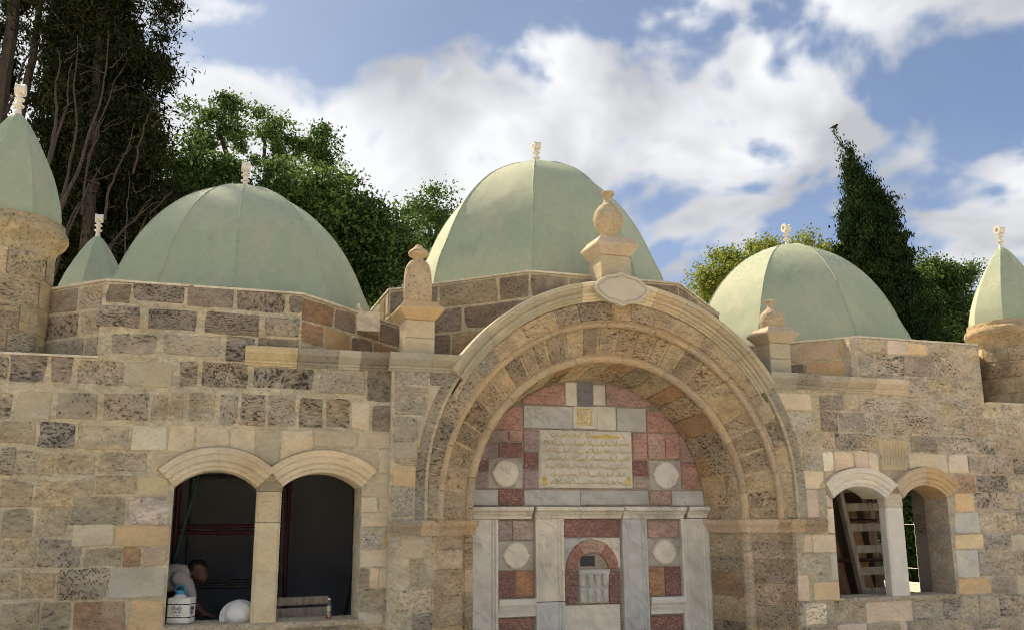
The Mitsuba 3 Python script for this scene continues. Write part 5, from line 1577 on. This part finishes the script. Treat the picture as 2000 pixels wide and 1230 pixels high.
m.add(*limb([(-1.02, 7.10, 9.00), (-0.83, 7.00, 9.13), (-0.65, 7.00, 9.32)], 0.01, 0.003, 97))
m.add(*limb([(-0.92, 7.10, 9.24), (-1.11, 7.00, 9.33), (-1.31, 7.00, 9.46)], 0.01, 0.003, 99))
put(f'{t}__trunk', m, 'bark', smooth=50)
crown(f'{t}__crown', [(-2.49, 9.00, 11.66, 0.91, 1.00, 1.46), (-2.45, 9.20, 9.89, 0.75, 1.00, 1.31), (-1.81, 9.20, 8.89, 0.85, 1.00, 1.30), (-2.31, 9.50, 7.88, 0.93, 1.00, 1.27), (-1.92, 9.50, 6.56, 1.22, 1.00, 1.14), (-0.98, 9.20, 6.56, 0.76, 0.80, 1.25), (-0.98, 9.20, 7.91, 0.57, 0.70, 0.96), (-1.63, 8.80, 10.48, 0.57, 0.80, 1.21, 0.80), (-1.20, 8.50, 11.95, 0.44, 0.50, 0.45, 0.55), (-0.96, 8.30, 10.57, 0.30, 0.40, 0.54, 0.50), (-1.08, 8.40, 9.63, 0.42, 0.50, 0.53, 0.40), (-1.16, 8.40, 8.88, 0.37, 0.50, 0.42, 0.60), (-3.27, 9.00, 13.10, 0.76, 1.00, 0.91, 0.22), (-2.04, 9.00, 13.12, 0.49, 0.70, 0.58, 0.15), (-3.04, 9.50, 8.85, 0.46, 0.70, 0.75)], 5200, .13, 'conifer_leaf', 11, cluster=.20, clumps=26, up=.9, long=3.6)
t = numbered('conifer_tree')
labels[t] = {'label': 'dark conifer trunk at the left picture edge with sparse hanging foliage', 'category': 'tree'}
m = MB()
m.add(*limb([(-3.45, 9.0, 0), (-3.64, 9.00, 5.92), (-3.87, 9.00, 8.88), (-3.95, 9.00, 12.07), (-4.02, 9.00, 13.74)], 0.22, 0.1, 57))
m.add(*limb([(-3.52, 9.00, 8.61), (-3.48, 9.00, 9.97), (-3.47, 9.00, 11.49), (-3.48, 9.00, 12.83)], 0.1, 0.05, 59))
m.add(*limb([(-3.81, 9.00, 9.30), (-3.64, 9.00, 10.27), (-3.44, 9.00, 10.95)], 0.035, 0.012, 61))
m.add(*limb([(-3.25, 8.60, 9.52), (-3.01, 8.60, 10.29), (-2.84, 8.60, 10.85)], 0.03, 0.01, 63))
put(f'{t}__trunk', m, 'bark', smooth=50)
crown(f'{t}__crown', [(-3.97, 9.20, 11.95, 0.36, 0.60, 0.66, 0.50), (-3.66, 9.20, 12.57, 0.47, 0.60, 0.56, 0.70), (-4.32, 9.50, 10.08, 0.54, 0.80, 1.62, 0.80), (-3.64, 9.20, 11.35, 0.23, 0.40, 0.44, 0.35)], 4000, .13, 'conifer_leaf', 12, cluster=.16, clumps=14, up=.9, long=3.6)
t = numbered('broadleaf_tree')
labels[t] = {'label': 'airy round-headed broadleaf tree rising highest behind the left dome', 'category': 'tree', 'group': 'broadleaf trees behind the domes'}
m = MB()
m.add(*limb([(1.40, 13, 0), (1.28, 13.00, 7.13), (1.04, 13.00, 9.31)], 0.28, 0.18, 66))
m.add(*limb([(1.04, 13.00, 9.31), (0.49, 13.00, 10.57), (0.06, 13.00, 11.73)], 0.13, 0.04, 68))
m.add(*limb([(1.04, 13.00, 9.31), (1.47, 13.00, 10.55), (2.32, 13.00, 11.34)], 0.12, 0.04, 70))
m.add(*limb([(1.36, 13.00, 10.27), (1.32, 13.00, 11.21), (1.10, 13.00, 11.73)], 0.07, 0.02, 72))
put(f'{t}__trunk', m, 'bark', smooth=50)
crown(f'{t}__crown', [(-0.37, 13.00, 11.91, 0.46, 0.60, 0.35, 0.80), (0.47, 13.00, 12.03, 0.56, 0.70, 0.38, 0.80), (1.29, 13.00, 11.69, 0.50, 0.70, 0.44, 0.85), (2.45, 13.00, 11.29, 0.75, 0.80, 0.50, 0.85), (2.85, 13.00, 10.92, 0.47, 0.50, 0.28, 0.70), (0.20, 13.00, 11.45, 0.74, 0.70, 0.30, 0.60), (-0.27, 13.00, 11.21, 0.48, 0.70, 0.40, 0.80), (1.20, 13.00, 10.99, 0.75, 0.80, 0.34, 0.45), (1.96, 13.00, 10.88, 0.51, 0.60, 0.27, 0.40)], 3000, .095, 'ficus_leaf', 21, cluster=.17, clumps=11, up=.2, long=1.9)
t = numbered('broadleaf_tree')
labels[t] = {'label': 'dense dark broadleaf tree filling the gap behind the left dome', 'category': 'tree', 'group': 'broadleaf trees behind the domes'}
m = MB()
m.add(*limb([(2.74, 10.5, 0), (2.66, 10.50, 6.68), (2.49, 10.50, 8.19)], 0.26, 0.16, 75))
put(f'{t}__trunk', m, 'bark', smooth=50)
crown(f'{t}__crown', [(-0.08, 10.50, 9.40, 0.80, 0.90, 0.59), (0.70, 10.50, 8.84, 0.98, 0.90, 0.83), (-0.33, 10.50, 8.39, 0.73, 0.90, 1.04), (1.67, 10.50, 9.06, 0.90, 1.00, 0.62), (2.69, 10.50, 9.05, 0.87, 1.00, 0.61), (3.51, 10.50, 8.83, 0.71, 0.90, 0.59), (2.16, 10.50, 8.04, 1.37, 1.10, 0.95), (3.53, 10.50, 7.81, 0.94, 1.00, 1.09), (4.11, 10.50, 8.34, 0.54, 0.70, 0.74), (2.88, 10.50, 6.81, 1.38, 1.00, 0.70), (4.48, 10.50, 7.76, 0.36, 0.60, 0.73)], 2800, .105, 'ficus_leaf', 22, cluster=.21, clumps=15, up=.2, long=1.9)
t = numbered('broadleaf_tree')
labels[t] = {'label': 'loose broadleaf tree between the left and the central dome', 'category': 'tree', 'group': 'broadleaf trees behind the domes'}
m = MB()
m.add(*limb([(5.92, 14, 0), (5.82, 14.00, 7.38), (5.77, 14.00, 9.08), (5.71, 14.00, 10.23)], 0.2, 0.05, 81))
m.add(*limb([(5.77, 14.00, 9.08), (6.07, 14.00, 9.98), (6.21, 14.00, 10.43)], 0.07, 0.03, 83))
put(f'{t}__trunk', m, 'bark', smooth=50)
crown(f'{t}__crown', [(5.42, 14.00, 10.52, 0.46, 0.60, 0.41, 0.90), (5.89, 14.00, 10.84, 0.32, 0.50, 0.27, 0.90), (6.18, 14.00, 10.35, 0.32, 0.50, 0.38, 0.85), (5.72, 14.00, 9.79, 0.65, 0.80, 0.58, 0.55), (5.44, 14.00, 9.05, 0.57, 0.70, 0.65, 0.80), (5.94, 14.00, 9.02, 0.43, 0.60, 0.43, 0.60)], 3200, .095, 'ficus_leaf', 23, cluster=.17, clumps=12, up=.2, long=1.9)
t = numbered('broadleaf_tree')
labels[t] = {'label': 'light green leafy tree peeping out left of the right dome', 'category': 'tree', 'group': 'broadleaf trees behind the domes'}
m = MB()
m.add(*limb([(13.95, 12, 0), (13.94, 12.00, 7.21), (14.03, 12.00, 8.66)], 0.18, 0.07, 88))
put(f'{t}__trunk', m, 'bark', smooth=50)
crown(f'{t}__crown', [(13.30, 12.00, 8.53, 0.68, 0.70, 0.50, 0.80), (14.06, 12.00, 9.13, 0.70, 0.70, 0.39, 0.70), (12.98, 12.00, 8.50, 0.35, 0.50, 0.32, 0.50), (14.89, 12.00, 9.25, 0.68, 0.70, 0.42, 0.80), (13.67, 12.00, 8.05, 0.98, 0.80, 0.51), (16.10, 12.00, 9.58, 0.88, 0.70, 0.37, 0.80), (16.48, 12.00, 9.95, 0.46, 0.50, 0.16, 0.50), (17.31, 12.00, 9.53, 0.90, 0.70, 0.44, 0.90)], 3000, .10, 'light_leaf', 24, cluster=.19, clumps=15, up=.3, long=1.9)
t = numbered('broadleaf_tree')
labels[t] = {'label': 'green leafy tree between the cypress and the right turret', 'category': 'tree', 'group': 'broadleaf trees behind the domes'}
m = MB()
m.add(*limb([(21.56, 13, 0), (21.76, 13.00, 6.92), (22.14, 13.00, 9.06)], 0.18, 0.08, 94))
put(f'{t}__trunk', m, 'bark', smooth=50)
crown(f'{t}__crown', [(21.48, 13.00, 9.34, 0.81, 0.80, 0.68, 0.80), (22.29, 13.00, 9.48, 1.03, 0.80, 0.62, 0.75), (22.86, 13.00, 9.19, 0.62, 0.60, 0.51, 0.70), (21.93, 13.00, 9.79, 0.82, 0.60, 0.31, 0.35), (21.95, 13.00, 8.38, 1.53, 1.00, 0.84), (22.44, 13.00, 7.60, 1.43, 1.00, 0.67), (21.10, 13.00, 7.84, 0.99, 0.90, 0.82)], 2800, .105, 'ficus_leaf', 25, cluster=.21, clumps=15, up=.2, long=1.9)
t = numbered('cypress_tree')
labels[t] = {'label': 'dark slender cypress with a bent tip beside the right dome', 'category': 'tree'}
m = MB()
m.add(*limb([(17.70, 11, 0), (17.80, 11.00, 6.67), (17.76, 11.00, 9.60), (17.40, 11.00, 12.00), (17.03, 11.00, 12.70), (16.81, 11.00, 12.92)], 0.22, 0.012, 100))
put(f'{t}__trunk', m, 'bark', smooth=50)
crown(f'{t}__crown', [(16.90, 11.00, 12.84, 0.07, 0.07, 0.21), (17.03, 11.00, 12.72, 0.07, 0.07, 0.21), (17.16, 11.00, 12.59, 0.10, 0.10, 0.21), (17.23, 11.00, 12.46, 0.13, 0.13, 0.21), (17.31, 11.00, 12.33, 0.16, 0.16, 0.21), (17.35, 11.00, 12.20, 0.20, 0.20, 0.21), (17.38, 11.00, 12.06, 0.24, 0.24, 0.21), (17.42, 11.00, 11.92, 0.29, 0.29, 0.21), (17.46, 11.00, 11.79, 0.34, 0.34, 0.21), (17.52, 11.00, 11.66, 0.39, 0.39, 0.20), (17.58, 11.00, 11.53, 0.44, 0.44, 0.20), (17.64, 11.00, 11.39, 0.49, 0.49, 0.21), (17.67, 11.00, 11.25, 0.54, 0.54, 0.24), (17.71, 11.00, 11.09, 0.61, 0.61, 0.26), (17.75, 11.00, 10.91, 0.68, 0.68, 0.29), (17.78, 11.00, 10.71, 0.74, 0.74, 0.32), (17.80, 11.00, 10.50, 0.79, 0.79, 0.34), (17.82, 11.00, 10.27, 0.85, 0.85, 0.37), (17.82, 11.00, 10.02, 0.90, 0.90, 0.39), (17.81, 11.00, 9.76, 0.96, 0.96, 0.41), (17.80, 11.00, 9.49, 1.02, 1.02, 0.43), (17.81, 11.00, 9.20, 1.06, 1.06, 0.45), (17.82, 11.00, 8.90, 1.11, 1.11, 0.47), (17.84, 11.00, 8.59, 1.15, 1.15, 0.49), (17.89, 11.00, 8.27, 1.20, 1.20, 0.51), (17.94, 11.00, 7.94, 1.25, 1.25, 0.53), (17.99, 11.00, 7.60, 1.30, 1.30, 0.54), (18.05, 11.00, 7.24, 1.35, 1.35, 0.56), (18.09, 11.00, 6.87, 1.40, 1.40, 0.58), (18.08, 11.00, 6.49, 1.45, 1.45, 0.60), (18.07, 11.00, 6.10, 1.49, 1.49, 0.62), (18.03, 11.00, 5.69, 1.49, 1.49, 0.61)], 4200, .10, 'cypress_leaf', 31, cluster=.09, clumps=120, up=2.2, long=2.6, shell=.62)
# a small dark bird on the tip of the cypress
BIRD = (16.89, 11, 13.03)

m = MB()
for x, y in ((16.6, 5.2), (16.8, 6.4), (16.7, 7.6)):
    m.add(*limb([(x, y, 0), (x + .1, y, 1.2), (x, y + .1, 2.4)], .05, .02, 5, 8, .03))
put('shrub__stem', m, 'bark', smooth=50)
crown('shrub__foliage', [(16.6, 3.8, 1.6, .9, 1.2, 1.9), (16.8, 5.2, 2.0, .9, 1.2, 2.3), (16.7, 6.6, 2.1, .9, 1.2, 2.4), (16.8, 8.0, 1.9, .9, 1.2, 2.2), (16.9, 9.4, 1.8, .9, 1.2, 2.1)], 3600, .12, 'cypress_leaf', 41, cluster=.2, clumps=40)
b_ = np.array(BIRD)
bd = 'bird'
put(bd, body([[(b_ + (-.05, 0, .01), .042), (b_ + (.03, 0, .03), .050)], [(b_ + (.03, 0, .05), .040), (b_ + (.085, 0, .095), .034)], [(b_ + (.11, 0, .10), .014), (b_ + (.145, 0, .10), .005)],
              [(b_ + (-.06, 0, .0), .028), (b_ + (-.17, 0, -.045), .012)], [(b_ + (0, 0, .0), .008), (b_ + (.0, 0, -.06), .006)]], .02, 6), 'bird_black', smooth=True)
tag(bd, 'small dark bird perched on the bent tip of the cypress', 'bird')
